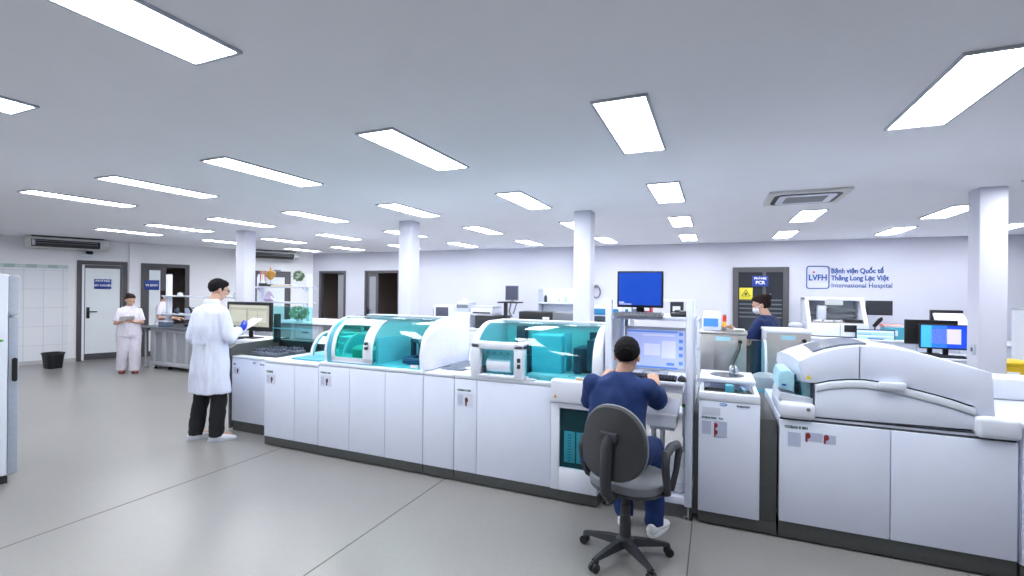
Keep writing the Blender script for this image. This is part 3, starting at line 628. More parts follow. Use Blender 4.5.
# lid: arch in the plane of the front, running back
top = [(.530, 1.215), (.60, 1.258), (.69, 1.296), (.78, 1.321), (.87, 1.335), (.96, 1.338), (1.05, 1.330), (1.15, 1.312), (1.26, 1.285), (1.38, 1.252), (1.52, 1.212)]
rim = [(.622, 1.075), (.70, 1.100), (.80, 1.118), (.88, 1.124), (.96, 1.118), (1.05, 1.105), (1.15, 1.085), (1.25, 1.062), (1.34, 1.038), (1.44, 1.005)]
XG = .868
def upto(pts, x):
    for (a, za), (b_, zb) in zip(pts, pts[1:]):
        if a <= x <= b_: return za + (zb - za) * (x - a) / (b_ - a)
left = [p for p in top if p[0] < XG - .003] + [(XG - .003, upto(top, XG - .003))]
right = [(XG + .003, upto(top, XG + .003))] + [p for p in top if p[0] > XG + .003]
pl = left + [(XG - .003, upto(rim, XG - .003))] + [p for p in rim if p[0] < XG - .003][::-1] + [(.575, 1.075), (.56, 1.115)]
pr = right + [(1.535, .955), (1.445, .955)] + [p for p in rim if p[0] > XG + .003][::-1] + [(XG + .003, upto(rim, XG + .003))]
obj('lid', B().prism(pl, 'y', Y1 - .012, Y1 + .03, .006), WHITE, t); obj('lid', B().prism(pr, 'y', Y1 - .012, Y1 + .03, .006), WHITE, t)
# sweeping roof behind the lid front, a little lower towards the right
def topx(x): return upto(top, min(max(x, .5301), 1.5199))
rings = []
for y, dz, dl in ((Y1 + .03, 0, 0), (4.0, .006, -.02), (4.25, .0, -.05), (4.42, -.03, -.06), (4.46, -.09, -.06)):
    r = [(x + dl * max(0, (1.0 - x) / .5), y, z + dz * (1 if x < 1.2 else .4)) for x, z in top]
    rings.append(r + [(1.53, y, .95), (.56 + dl, y, .95)])
obj('roof', B().loft(rings), WHITE2, t)
# dark roof window
g = B(); rw = []
for x in (.62, .70, .78, .86, .92):
    rw.append((x, upto(top, x)))
rr_ = [[(x, yy, z + .014) for x, z in rw] + [(x, yy, z - .01) for x, z in rw[::-1]] for yy in (Y1 + .07, 3.95, 4.20)]
obj('roof_window', B().loft(rr_), M('roof_glass', (104, 112, 124), .1), t)
# lower flap and its pale lip
lip = [(x, z - .010) for x, z in rim if .622 <= x <= 1.44]
low = [(x, z - .045) for x, z in lip]
obj('flap_lip', B().prism(lip + low[::-1], 'y', Y1 - .03, Y1 + .02, .006), WHITE2, t)
obj('flap', B().prism([(.622, .852), (1.44, .866)] + [(x, z - .003) for x, z in low[::-1]], 'y', Y1 - .022, Y1 + .02, .006), WHITE, t)
obj('flap_handle', B().box(.965, 1.10, Y1 - .055, Y1 - .01, 1.075, 1.118, .006), WHITE2, t)
obj('flap_seam', B().box(.612, .6195, Y1 - .014, Y1, .85, 1.06).box(.612, 1.445, Y1 - .014, Y1, .843, .850), SEAM, t)
obj('lid_back', B().box(.6, 1.53, Y1 + .02, 4.3, .85, 1.12), M('lid_cavity', (60, 64, 72), .7), t)
# teal sampling head at the left
obj('sampler_cover', B().prism([(.408, 1.02), (.505, 1.0), (.505, 1.12), (.47, 1.15), (.42, 1.14), (.408, 1.10)], 'y', Y1 + .01, 4.05, .012, 3), CYAN, t)
obj('sampler_mark', B().box(.43, .455, Y1 + .0, Y1 + .012, 1.04, 1.052), LOGO, t)
obj('sampler_window', B().box(.508, .618, Y1 + .03, Y1 + .038, .965, 1.075, .003), TEALD, t)
obj('sampler_bay', B().box(.508, .6, Y1 + .16, Y1 + .17, .95, 1.1).box(.52, .53, Y1 + .06, Y1 + .16, .96, 1.06).box(.56, .57, Y1 + .06, Y1 + .16, .96, 1.06), M('bay_teal', (30, 84, 96), .4), t)
obj('sampler_base', B().prism([(.408, .94), (.62, .93), (.62, .965), (.42, .995)], 'y', Y1 - .0, 4.1, .008), PALE, t)
obj('warning_label', B().prism([(.565, 1.098), (.603, 1.098), (.584, 1.130)], 'y', Y1 - .0135, Y1 - .011), M('warning_yellow2', (222, 206, 70), .5), t)
obj('sampler_plinth', B().box(.42, .6, Y1 + .02, 4.1, .83, .935, .004), PALE, t)
yf = Y1 - .022
text('lettering', 'COBAS E 801', .024, (.445, yf - .001, .762), M('label_green2', (52, 96, 84), .6), t, bold=.001)
obj('notice', B().box(.465, .54, yf - .0015, yf, .64, .735).box(.565, .665, yf - .0012, yf, .685, .745).box(.675, .74, yf - .0012, yf, .68, .74), M('print_tint', (186, 194, 218), .7), t)
for x in (.568, .672): obj('picture', B().box(x, x + .012, yf - .0025, yf, .68, .735).ball((x + .016, yf - .001, .722), .014, .0015, .02), RED, t)

# --- the next module of the line, cut by the frame
t = thing('end_module', 'white low-topped module at the end of the line right of the arched lid', 'lab machine', (2.1, Y1, 0))
obj('body', B().box(1.652, 2.6, Y1, 4.75, .1, .90, .006), WHITE, t); obj('plinth', B().box(1.652, 2.6, Y1 - .01, 4.7, 0, .1, .003), KICK, t)
obj('door', B().box(1.655, 2.58, Y1 - .022, Y1, .105, .86, .005), WHITE, t)
obj('worktop', B().box(1.648, 2.6, Y1 - .03, 4.75, .90, .935, .012, 3), WHITE2, t)
obj('back_board', B().box(1.648, 2.6, 4.45, 4.75, .935, 1.085, .02), WHITE2, t)
obj('port_ring', B().lathe([(.09, .935), (.1, .945), (.07, .95), (.05, .937)], (1.98, 4.1, 0)), PALE, t)
# ================================================================== office chair (seen from behind)
bx, by = -.505, 3.04
t = thing('office_chair', 'dark grey swivel chair with loop armrests under the seated man', 'chair', (bx, by, 0))
ST = M('chair_plastic', (48, 50, 56), .45); UPH = M('chair_fabric', (118, 120, 127), .9, var=.12, scale=260, bump=.3); UPB = M('chair_back_shell', (58, 59, 62), .7, var=.06, scale=200)
hub = obj('base_hub', B().lathe([(.045, .075), (.055, .085), (.055, .12), (.036, .135), (.034, .27), (.03, .275), (.03, .33), (.024, .335), (.024, .44)], (bx, by, 0)), ST, t)
for a in (26, 98, 168, 240, 312):
    c, s = cos(R(a)), sin(R(a)); p = lambda r, z, o=0: (bx + c * r - s * o, by + s * r + c * o, z)
    ring = lambda r, w_, z0, z1: [p(r, z0, -w_), p(r, z1, -w_ * .6), p(r, z1, w_ * .6), p(r, z0, w_)]
    lg = obj('base_leg', B().loft([ring(.03, .03, .075, .125), ring(.12, .027, .075, .115), ring(.26, .018, .068, .088), ring(.285, .016, .066, .08)]), ST, t)
    x, y, _ = p(.268, 0); q = (-s, c)
    b = B()
    for o in (-.014, .014): b.cyl((x + q[0] * (o - .009) + c * .012, y + q[1] * (o - .009) + s * .012, .027), (x + q[0] * (o + .009) + c * .012, y + q[1] * (o + .009) + s * .012, .027), .027, n=18)
    b.cyl((x, y, .03), (x, y, .075), .008, n=10).box(-.02, .02, -.012, .012, .03, .06, .005, mx=Matrix.Translation((x, y, 0)) @ Matrix.Rotation(R(a), 4, 'Z'))
    obj('castor', b, BLACK, lg)
def superell(w, d, n=32, e=2.6): return [(math.copysign(abs(cos(2 * pi * k / n)) ** (2 / e), cos(2 * pi * k / n)) * w, math.copysign(abs(sin(2 * pi * k / n)) ** (2 / e), sin(2 * pi * k / n)) * d) for k in range(n)]
bc, yb_ = bx - .0, by - .235
RC = Matrix.Translation((bx, by, 0)) @ Matrix.Rotation(R(-14), 4, 'Z') @ Matrix.Translation((-bx, -by, 0))
def up(b): b.bm.transform(RC); return b
sx, sy_ = bx + .01, by + .03
obj('seat', up(B().loft([[(sx + x * f, sy_ + y * f, z) for x, y in superell(.235, .225)] for f, z in ((.93, .462), (.99, .475), (1, .495), (.98, .515), (.9, .528), (.5, .532), (.05, .53))])), UPH, t)
obj('seat_pan', up(B().loft([[(sx + x * f, sy_ + y * f, z) for x, y in superell(.232, .222)] for f, z in ((.6, .435), (.95, .445), (1, .46), (.98, .468))]).box(bx - .09, bx + .09, by - .1, by + .1, .41, .44, .01)), ST, t)
# back shell: an upright egg, slightly dished
def egg(f, y, w=.205, h=.216, zc=.775):
    r = []
    for k in range(36):
        a = 2 * pi * k / 36; x, z = cos(a), sin(a); ww = w * (1 - .13 * z - .06 * z * z)
        r.append((bc + math.copysign(abs(x) ** .82, x) * ww * f, y + .05 * (x * f) ** 2 + .10 * (z * f * h), zc + math.copysign(abs(z) ** .82, z) * h * f))
    return r
obj('backrest', up(B().loft([egg(f, yb_ + y) for f, y in ((.05, .046), (.6, .05), (.92, .046), (1, .03), (1.0, .018))])), UPH, t)
obj('back_shell', up(B().loft([egg(f, yb_ + y) for f, y in ((1.005, .02), (1.01, .008), (.96, -.008), (.6, -.016), (.05, -.018))])), UPB, t)
obj('back_piping', up(B().loft([egg(f, yb_ + y) for f, y in ((1.0, .03), (1.022, .025), (1.022, .012), (1.0, .008), (1.0, .03))], caps=False)), M('piping_grey', (128, 130, 134), .6), t)
obj('back_bar', up(B().tube([(bc, yb_ - .012, .82), (bc, yb_ - .045, .76), (bc, yb_ - .055, .60), (bc, yb_ - .05, .50), (bc, yb_ + .01, .445), (bc, by, .43)], [.03, .034, .034, .034, .03, .028], 14).box(bc - .055, bc + .055, yb_ - .04, yb_ - .0, .79, .845, .012)), ST, t)
for s, nm in ((-1, 0), (1, 0)):
    x = bx + s * .265; pts = [(x - s * .05, by + .0, .452), (x, by - .0, .47), (x + s * .01, by - .05, .56), (x + s * .01, by - .07, .66), (x + s * .005, by - .045, .712), (x, by + .06, .732), (x, by + .16, .722), (x + s * .005, by + .19, .68), (x + s * .008, by + .13, .57), (x, by + .07, .475), (x - s * .05, by + .06, .452)]
    obj('armrest', up(B().tube(pts, [.018, .022, .022, .024, .026, .026, .026, .022, .018, .02, .018], 12)), ST, t)

# ================================================================== equipment at the back of the room
def bench(name, label, x0, x1, y0, y1, z, top=WHITE2, body=PALE, n=3, cat='bench', leg=True, group=None):
    t = thing(name, label, cat, ((x0 + x1) / 2, y0, 0), 0, group)
    obj('worktop', B().box(x0 - .02, x1 + .02, y0 - .02, y1, z - .03, z, .006), top, t)
    w_ = (x1 - x0) / n
    obj('carcass', B().box(x0 + .004, x1 - .004, y0 + .02, y1 - .02, .06, z - .032), body, t)
    for k in range(n):
        d = obj('door', B().box(x0 + k * w_ + .006, x0 + (k + 1) * w_ - .006, y0, y0 + .018, .1, z - .04, .004), WHITE, t)
        obj('handle', B().tube([(x0 + (k + .5) * w_ - .06, y0, z - .09), (x0 + (k + .5) * w_ - .06, y0 - .025, z - .09), (x0 + (k + .5) * w_ + .06, y0 - .025, z - .09), (x0 + (k + .5) * w_ + .06, y0, z - .09)], .005, 8), CHROME, d)
    obj('plinth', B().box(x0 + .02, x1 - .02, y0 + .04, y1 - .04, 0, .06), KICK, t); return t
# bench along the back wall (right)
bench('wall_bench', 'long white bench below the wall lettering carrying instruments and monitors', 1.38, 4.6, 9.55, 10.63, .92, n=6)
bench('wall_bench', 'white bench on the left half of the back wall carrying small instruments', -6.4, -2.6, 9.5, 10.63, .80, n=7)
# open-fronted handling instrument
p0, p1 = aty(806, 335, 9.9), aty(866.5, 335, 9.9); ix0, ix1, iz, it = p0.x, p1.x, .92, 1.60
t = thing('pipetting_station', 'white open-fronted pipetting instrument with a gantry below the wall lettering', 'lab machine', ((ix0 + ix1) / 2, 9.8, iz))
obj('body', B().box(ix0, ix1, 9.75, 10.5, iz + .02, iz + .24, .01), WHITE2, t)
for x in (ix0, ix1 - .06): obj('side_wall', B().prism([(9.78, iz + .24), (10.5, iz + .24), (10.5, it), (10.1, it)], 'x', x, x + .06, .006), WHITE2, t)
obj('back_wall', B().box(ix0 + .06, ix1 - .06, 10.44, 10.5, iz + .24, it, .003), PALE, t); obj('top_cover', B().box(ix0, ix1, 10.06, 10.5, it - .05, it + .01, .008), WHITE2, t)
obj('gantry_rail', B().box(ix0 + .06, ix1 - .06, 10.2, 10.3, 1.36, 1.41, .004).box(ix0 + .06, ix1 - .06, 10.2, 10.3, 1.27, 1.29, .003), GREY, t)
obj('pipette_head', B().box(ix0 + .2, ix0 + .34, 10.08, 10.2, 1.2, 1.46, .01).cyl((ix0 + .25, 10.14, 1.1), (ix0 + .25, 10.14, 1.2), .015).cyl((ix0 + .3, 10.14, 1.12), (ix0 + .3, 10.14, 1.2), .015), PALE, t)
obj('plate_deck', B().box(ix0 + .08, ix1 - .08, 9.8, 10.4, iz + .24, iz + .26), STEEL, t)
for k in range(4): obj('well_plate', B().box(ix0 + .12 + k * .17, ix0 + .25 + k * .17, 9.95, 10.05, iz + .26, iz + .285, .004), PAPER, t)
obj('display', B().box(ix0 + .54, ix0 + .72, 9.742, 9.75, iz + .1, iz + .22, .003), BLACK, t); obj('seam', B().box(ix0 + .48, ix0 + .486, 9.745, 9.75, iz + .03, iz + .23), SEAM, t)
obj('black_unit', B().box(ix0 + .56, ix1 - .08, 9.8, 9.95, iz + .26, iz + .31, .004), BLACK, t); obj('base_gap', B().box(ix0 + .04, ix1 - .04, 9.8, 10.4, iz, iz + .02), DARK, t)
obj('lamp_panel', B().box(ix0 + .38, ix0 + .66, 10.425, 10.44, 1.47, 1.55, .003), screen_mat('lamp_panel', (236, 244, 250), .7), t)
# black boxes either side
q = aty(796, 331, 10.0)
t = thing('centrifuge', 'small grey benchtop centrifuge left of the open-fronted instrument', 'lab machine', (q.x, 10.0, .92))
obj('body', B().lathe([(.11, .92), (.13, .94), (.13, 1.06), (.12, 1.08)], (q.x, 10.0, 0)), GREY, t); obj('lid', B().lathe([(.125, 1.08), (.12, 1.12), (.06, 1.15), (0, 1.155)], (q.x, 10.0, 0)), PALE, t); obj('panel', B().box(q.x - .06, q.x + .06, 9.86, 9.875, .96, 1.02, .003), BLACK, t)
# monitor on an arm
q = aty(879, 308, 10.0)
t = thing('monitor_on_arm', 'switched-off black monitor on a wall arm right of the pipetting instrument', 'monitor', (q.x, 10.64, 1.3))
obj('housing', B().box(q.x - .19, q.x + .19, 9.99, 10.03, q.z - .125, q.z + .125, .006), BLACK, t); obj('screen', B().box(q.x - .175, q.x + .175, 9.986, 9.992, q.z - .11, q.z + .11), M('screen_off', (58, 60, 66), .15), t)
obj('arm', B().tube([(q.x, 10.03, q.z), (q.x, 10.2, q.z - .02), (q.x - .14, 10.4, q.z - .06), (q.x - .1, YB, q.z - .1)], .016, 10).box(q.x - .16, q.x - .04, YB - .02, YB, q.z - .18, q.z - .02, .004), DARK, t)
q = aty(877, 323, 10.05)
t = thing('barcode_scanner', 'black handheld scanner on a stand below the switched-off wall-arm monitor', 'device', (q.x, 10.05, .92))
obj('stand', B().lathe([(.06, .92), (.06, .93), (.012, .94), (.01, 1.12)], (q.x - .03, 10.05, 0)), DARK, t); obj('head', B().prism([(q.x - .07, 1.12), (q.x + .02, 1.25), (q.x + .07, 1.28), (q.x + .08, 1.23), (q.x - .02, 1.1)], 'y', 10.02, 10.08, .01), BLACK, t)
# two bench monitors
lb = screen_mat('screen_pale_blue', (150, 190, 240), .6); lb2 = screen_mat('row_blue', (96, 150, 226), .55); lb3 = screen_mat('row_white', (206, 222, 248), .62)
qa, qb = aty(865.5, 327, 9.3), aty(900, 327, 9.3)
monitor('monitor', 'wide monitor with a pale blue table on screen on the back bench', (qa.x + qb.x) / 2, 9.68, .92, .54, .30, neck=0.0 + aty(880, 350, 9.3).z - .92, sm=lb, items=[(.05, .95, .84, .92, lb3), (.05, .4, .7, .75, lb2), (.05, .95, .6, .66, lb3), (.3, .8, .5, .53, lb2), (.05, .95, .36, .44, lb3)])
bl = screen_mat('screen_royal_blue', (30, 76, 214), .6); cy = screen_mat('screen_cyan', (70, 176, 226), .6); pk = screen_mat('dialog_lilac', (214, 206, 240), .6)
qa, qb = aty(927, 333, 8.6), aty(968, 333, 8.6)
bench('side_table', 'low white table in front of the back bench near the right column', 2.45, 3.6, 8.35, 9.1, .80, n=2)
xm = (qa.x + qb.x) / 2
monitor('monitor', 'monitor with a cyan and royal blue desktop near the right column', xm, 8.62, .80, .62, .35, neck=.10, sm=bl, items=[(.03, .22, .06, .96, cy), (.22, .5, .06, .96, screen_mat('screen_azure', (50, 120, 226), .6)), (.22, .75, .22, .82, pk)])
monitor('monitor', 'black monitor partly hidden behind the cyan and royal blue screen', xm - .1, 8.86, .80, .62, .36, neck=.14, sm=BLACK)
keyboard('black keyboard on the low table below the blue desktop screen', xm - .05, 8.45, .80, .42, .14, BLACK, DARK)
t = thing('label_printer', 'black printer with white paper standing against the back wall by the right column', 'printer', (3.55, 9.9, .92))
obj('body', B().box(3.3, 3.8, 9.75, 10.2, .92, 1.16, .02), DARK, t); obj('paper_tray', B().prism([(9.72, 1.165), (9.95, 1.165), (10.1, 1.36), (10.05, 1.37)], 'x', 3.36, 3.74, .004), PAPER, t); obj('feeder', B().box(3.34, 3.76, 10.08, 10.16, 1.16, 1.42, .01), BLACK, t)
b = B().box(2.62, 2.95, 9.76, 9.99, .92, 1.12, .01); t = solo('reagent_box', b, TEALS, 'teal cardboard box on the back bench between the two lit screens', 'box', (2.78, 9.8, .92)); obj('label', B().box(2.66, 2.8, 9.755, 9.76, .98, 1.07), PAPER, t); obj('flap', B().box(2.62, 2.95, 9.76, 9.99, 1.121, 1.13, .003), CYAN, t)
b = B().box(2.60, 2.88, 9.77, 9.98, 1.131, 1.165, .01); t = solo('folder', b, M('folder_coral', (226, 132, 118), .6), 'coral folder lying on the teal box on the back bench', 'folder', (2.7, 9.8, 1.133)); obj('pages', B().box(2.61, 2.882, 9.768, 9.97, 1.14, 1.157), PAPER, t)
# wall socket on right column
q = aty(975.5, 350, 5.93)
t = thing('wall_socket', 'grey socket plate low on the side of the right column', 'socket', (2.306, 6.0, q.z)); obj('plate', B().box(2.296, 2.312, 5.95, 6.03, q.z - .05, q.z + .05, .003), PALE, t); obj('insert', B().box(2.292, 2.297, 5.965, 6.0, q.z - .02, q.z + .02, .002), M('socket_dark', (60, 92, 104), .4), t)
# yellow bin and stand behind the right column
q = aty(1013, 378, 6.6)
t = thing('clinical_waste_bin', 'yellow lidded bin behind the right column', 'bin', (q.x, 6.7, .55))
obj('body', B().loft([[(q.x + x * f, 6.7 + y * f, z) for x, y in superell(.15, .13, 24, 5)] for f, z in ((.85, .56), (1, .94), (1, .95), (.95, .95), (.82, .6))]), M('bin_yellow', (224, 188, 40), .45), t); obj('lid', B().loft([[(q.x + x * f, 6.7 + y * f, z) for x, y in superell(.16, .14, 24, 5)] for f, z in ((1, .95), (1, .975), (.6, 1.0), (.05, 1.0))]), M('bin_yellow', (224, 188, 40), .45), t); obj('label', B().box(q.x - .06, q.x + .04, 6.565, 6.57, .8, .88), PAPER, t)
bench('side_bench', 'white bench right of the right column carrying the yellow bin', q.x - .22, q.x + .9, 6.5, 7.1, .55, n=2)
t = thing('reagent_rack', 'pale blue plastic drawer rack at the far right behind the yellow bin', 'rack', (q.x + .36, 7.0, .55))
for k in range(6): obj('drawer', B().box(q.x + .20, q.x + .6, 6.78, 7.05, .56 + k * .16, .71 + k * .16, .01), M('rack_blue', (132, 168, 196), .4), t)
obj('frame', B().box(q.x + .185, q.x + .20, 6.78, 7.06, .55, 1.53).box(q.x + .6, q.x + .615, 6.78, 7.06, .55, 1.53).box(q.x + .185, q.x + .615, 6.78, 7.06, 1.52, 1.535), PALE, t)

# stainless-backed analysers in the second line
def steel_unit(x0, x1, y0, y1, zt, label, cap):
    t = thing('steel_backed_unit', label, 'lab machine', ((x0 + x1) / 2, y0, 0), 0, 'steel-backed units of the second line')
    obj('back_panel', B().box(x0, x1, y0, y0 + .02, .12, zt - .03, .004), STEEL, t); obj('body', B().box(x0, x1, y0 + .02, y1, .1, zt - .03, .006), PALE, t)
    obj('top_cover', B().box(x0 - .01, x1 + .01, y0 - .012, y1, zt - .03, zt, .008), cap, t); obj('plinth', B().box(x0 + .02, x1 - .02, y0 + .02, y1 - .02, 0, .1), KICK, t)
    obj('vent_panel', B().box(x0 + (x1 - x0) * .3, x1 - (x1 - x0) * .2, y0 - .004, y0, zt - .42, zt - .1, .002), STEEL, t)
    obj('label', B().box(x0 + (x1 - x0) * .34, x0 + (x1 - x0) * .66, y0 - .006, y0 - .003, zt - .095, zt - .05), CYAN, t)
    obj('cable_gland', B().cyl((x1 - .06, y0 - .02, zt - .1), (x1 - .06, y0, zt - .1), .02), BLACK, t); return t
t = steel_unit(-.14, .315, 5.6, 6.1, 1.25, 'stainless steel backed unit under the red and yellow signal lamp', STEEL)
obj('drain_hose', B().tube([(.255, 5.585, 1.15), (.25, 5.56, 1.08), (.2, 5.52, .95), (.16, 5.46, .85), (.14, 5.5, .6), (.14, 5.59, .4)], .008, 8), BLACK, t)
steel_unit(.50, .90, 5.6, 6.15, 1.29, 'stainless steel backed unit with white top right of the woman in navy', WHITE2)
t = thing('display_unit', 'white instrument head with a small blue screen on the steel unit', 'lab machine', (0, 5.85, 1.25))
q0, q1 = aty(702, 331, 5.8), aty(721, 331, 5.8)
obj('body', B().box(q0.x, q1.x, 5.8, 6.05, 1.25, 1.40, .01), WHITE2, t); obj('hood', B().prism([(5.82, 1.40), (6.05, 1.40), (6.05, 1.46), (5.92, 1.46)], 'x', q0.x + .01, q1.x, .008), PALE, t)
obj('screen', B().box(q0.x + .015, q1.x - .03, 5.796, 5.801, 1.29, 1.38), screen_mat('screen_azure2', (70, 128, 236), .6), t)
q = aty(724.3, 331, 5.85)
t = thing('signal_lamp', 'red and yellow signal lamp on top of the stainless steel unit', 'lamp', (q.x, 5.85, 1.25))
obj('base', B().cyl((q.x, 5.85, 1.25), (q.x, 5.85, 1.285), .022), GREY, t); obj('amber_lens', B().cyl((q.x, 5.85, 1.285), (q.x, 5.85, 1.345), .021), M('lens_amber', (232, 164, 60), .25, emit=.15), t); obj('red_lens', B().cyl((q.x, 5.85, 1.347), (q.x, 5.85, 1.415), .021), M('lens_red', (206, 52, 40), .25, emit=.15), t); obj('cap', B().lathe([(.02, 1.415), (.018, 1.425), (0, 1.428)], (q.x, 5.85, 0)), GREY, t)
b = B().box(.2, .30, 5.7, 5.82, 1.25, 1.27, .008); t = solo('reagent_tray', b, M('tray_sage', (186, 206, 190), .5), 'small pale green tray beside the signal lamp on the steel unit', 'tray', (.25, 5.76, 1.25)); obj('rim', B().box(.195, .305, 5.695, 5.825, 1.27, 1.275, .002), PAPER, t)
# teal guard of the second line and the dark gap machine
t = thing('guard_screen', 'curved teal acrylic guard standing between the two steel-backed units', 'guard', (.42, 5.2, 0))
q0, q1 = aty(752, 338, 5.2), aty(764, 400, 5.2)
gp = [(5.15 + .0, .72), (5.16, 1.0), (5.2, 1.14), (5.27, 1.2), (5.36, 1.205)]
obj('shield', B().prism(band(gp, .008), 'x', q0.x - .02, q1.x), TEAL, t); obj('rim', B().prism(band(gp, .02), 'x', q1.x, q1.x + .022, .004), WHITE2, t); obj('stand', B().box(q0.x, q1.x + .02, 5.18, 5.4, .0, .72, .01), PALE, t); obj('shelf', B().box(q0.x - .12, q1.x + .1, 5.14, 5.2, .76, .78, .004), TEALS, t)
q = aty(765, 390, 4.95)
t = thing('mixer_unit', 'white and teal curved unit behind the gap between the slim cabinet and the arched lid', 'lab machine', (q.x, 4.95, 0))
obj('body', B().lathe([(.13, 0), (.13, .6), (.15, .7), (.15, .82), (.12, .9), (.06, .93), (0, .935)], (q.x, 4.98, 0)), M('mixer_slate', (128, 144, 154), .4), t); obj('collar', B().lathe([(.152, .72), (.155, .74), (.155, .78), (.152, .8)], (q.x, 4.98, 0)), TEALS, t)

# mid-room equipment by the back wall
q = aty(444, 317, 9.9)
t = thing('cell_counter', 'small white instrument with a dark screen on the left back bench', 'lab machine', (q.x, 9.9, .80))
obj('body', B().box(q.x - .24, q.x + .24, 9.8, 10.2, .80, 1.30, .02), WHITE2, t); obj('screen', B().box(q.x - .17, q.x + .18, 9.794, 9.801, .96, 1.26, .004), M('screen_slate', (86, 86, 104), .25), t); obj('printer_slot', B().box(q.x - .19, q.x + .19, 9.79, 9.8, .86, .88), DARK, t); obj('side_cable', B().tube([(q.x - .25, 9.9, 1.27), (q.x - .29, 9.88, 1.2), (q.x - .28, 9.9, .81)], .012, 8), GREY, t)
q = aty(464, 320, 9.9)
t = thing('blood_analyser', 'white stepped benchtop instrument right of the dark-screened one', 'lab machine', (q.x, 9.9, .80))
obj('body', B().box(q.x - .26, q.x + .24, 9.75, 10.3, .80, 1.15, .02), WHITE2, t); obj('tower', B().box(q.x - .2, q.x + .12, 9.9, 10.3, 1.15, 1.40, .04, 3), PALE, t); obj('cap', B().lathe([(.05, 1.40), (.05, 1.45), (.02, 1.47), (0, 1.47)], (q.x - .05, 10.05, 0)), WHITE2, t); obj('door_band', B().box(q.x - .2, q.x + .1, 9.89, 9.9, 1.25, 1.33, .002), GREY, t)
q = aty(486, 318, 9.9)
t = thing('laser_printer', 'white printer with a dark output slot standing on the black box at the back', 'printer', (q.x, 9.9, 1.09))
obj('body', B().box(q.x - .3, q.x + .26, 9.7, 10.2, 1.09, 1.26, .015), WHITE2, t); obj('output_slot', B().box(q.x - .24, q.x + .2, 9.694, 9.7, 1.14, 1.17), DARK, t); obj('lid', B().box(q.x - .3, q.x + .26, 9.72, 10.2, 1.261, 1.31, .012), PALE, t)
q0, q1 = aty(476, 330, 9.7), aty(500, 330, 9.7)
t = thing('black_cabinet', 'black instrument box under the white printer at the back', 'cabinet', ((q0.x + q1.x) / 2, 9.7, .80)); obj('body', B().box(q0.x, q1.x, 9.65, 10.3, .80, 1.09, .01), BLACK, t); obj('door', B().box(q0.x + .02, q1.x - .02, 9.64, 9.65, .83, 1.06, .004), DARK, t); obj('handle', B().box(q1.x - .08, q1.x - .06, 9.625, 9.64, .9, 1.0, .003), GREY, t)
q = aty(508, 325, 9.6)
t = thing('computer_stand', 'dark metal stand holding the small monitor at the back', 'stand', (q.x, 9.75, .80))
obj('top', B().box(q.x - .24, q.x + .22, 9.55, 9.95, 1.39, 1.42, .004), DARK, t); obj('post', B().box(q.x - .2, q.x - .14, 9.8, 9.9, .82, 1.39, .004), DARK, t); obj('base', B().box(q.x - .22, q.x + .2, 9.58, 9.93, .80, .82, .004), DARK, t); obj('bracket', B().tube([(q.x + .02, 9.7, 1.39), (q.x - .02, 9.7, 1.2), (q.x + .05, 9.7, 1.08)], .02, 8).tube([(q.x + .16, 9.7, 1.39), (q.x + .08, 9.7, 1.15)], .018, 8), GREY, t)
monitor('monitor', 'small slate grey monitor on the dark metal stand at the back', q.x + .02, 9.75, 1.42, .31, .33, neck=.03, bezel=GREY, sm=M('screen_slate2', (84, 88, 108), .25))
q0, q1 = aty(519, 312, 9.0), aty(577, 325, 9.0)
t = thing('urine_analyser', 'long low instrument with a black top in front of the third column', 'lab machine', ((q0.x + q1.x) / 2, 9.0, 0))
obj('body', B().box(q0.x, q1.x, 9.0, 9.45, .1, 1.0, .01), WHITE2, t); obj('black_hood', B().box(q0.x, q0.x + .72, 8.98, 9.46, 1.0, 1.25, .02), BLACK, t); obj('side_hood', B().prism([(q0.x + .72, 1.0), (q1.x, 1.0), (q1.x, 1.22), (q0.x + .72, 1.25)], 'y', 9.0, 9.46, .01), GREY, t); obj('maker_plate', B().box(q0.x + .52, q0.x + .66, 8.972, 8.98, 1.1, 1.15), PAPER, t); obj('plinth', B().box(q0.x + .02, q1.x - .02, 9.03, 9.4, 0, .1), KICK, t)
t = thing('wall_shelf', 'white wall shelf of small items above the black-topped instrument', 'shelf', (-3.05, 10.4, 1.3))
s0, s1 = aty(540, 300, 10.4).x, aty(578, 300, 10.4).x
obj('board', B().box(s0, s1, 10.3, 10.64, 1.38, 1.41, .004), WHITE2, t); obj('back_panel', B().box(s0, s1, 10.62, 10.65, 1.15, 1.72, .003), WHITE2, t); obj('end_panel', B().box(s0 - .02, s0, 10.3, 10.65, 1.15, 1.72, .004), PALE, t); obj('lower_board', B().box(s0, s1, 10.3, 10.64, 1.14, 1.165, .004), PALE, t)
for i, (dx, r, h, m_, lb_) in enumerate(((.13, .035, .19, DARK, 'dark bottle standing on the wall shelf beside the third column'), (.45, .04, .12, PALE, 'pale grey jar on the wall shelf beside the third column'), (.62, .03, .16, CYAN, 'slim pale cyan bottle on the wall shelf beside the third column'))):
    t = solo('reagent_bottle', B().lathe([(r, 0), (r, h * .65), (r * .45, h * .78), (r * .45, h * .9)], (s0 + dx, 10.42, 1.41), 16), m_, lb_, 'bottle', (s0 + dx, 10.42, 1.41), 'bottles on the wall shelf'); obj('cap', B().cyl((s0 + dx, 10.42, 1.41 + h * .88), (s0 + dx, 10.42, 1.41 + h), r * .55, n=14), PAPER, t)
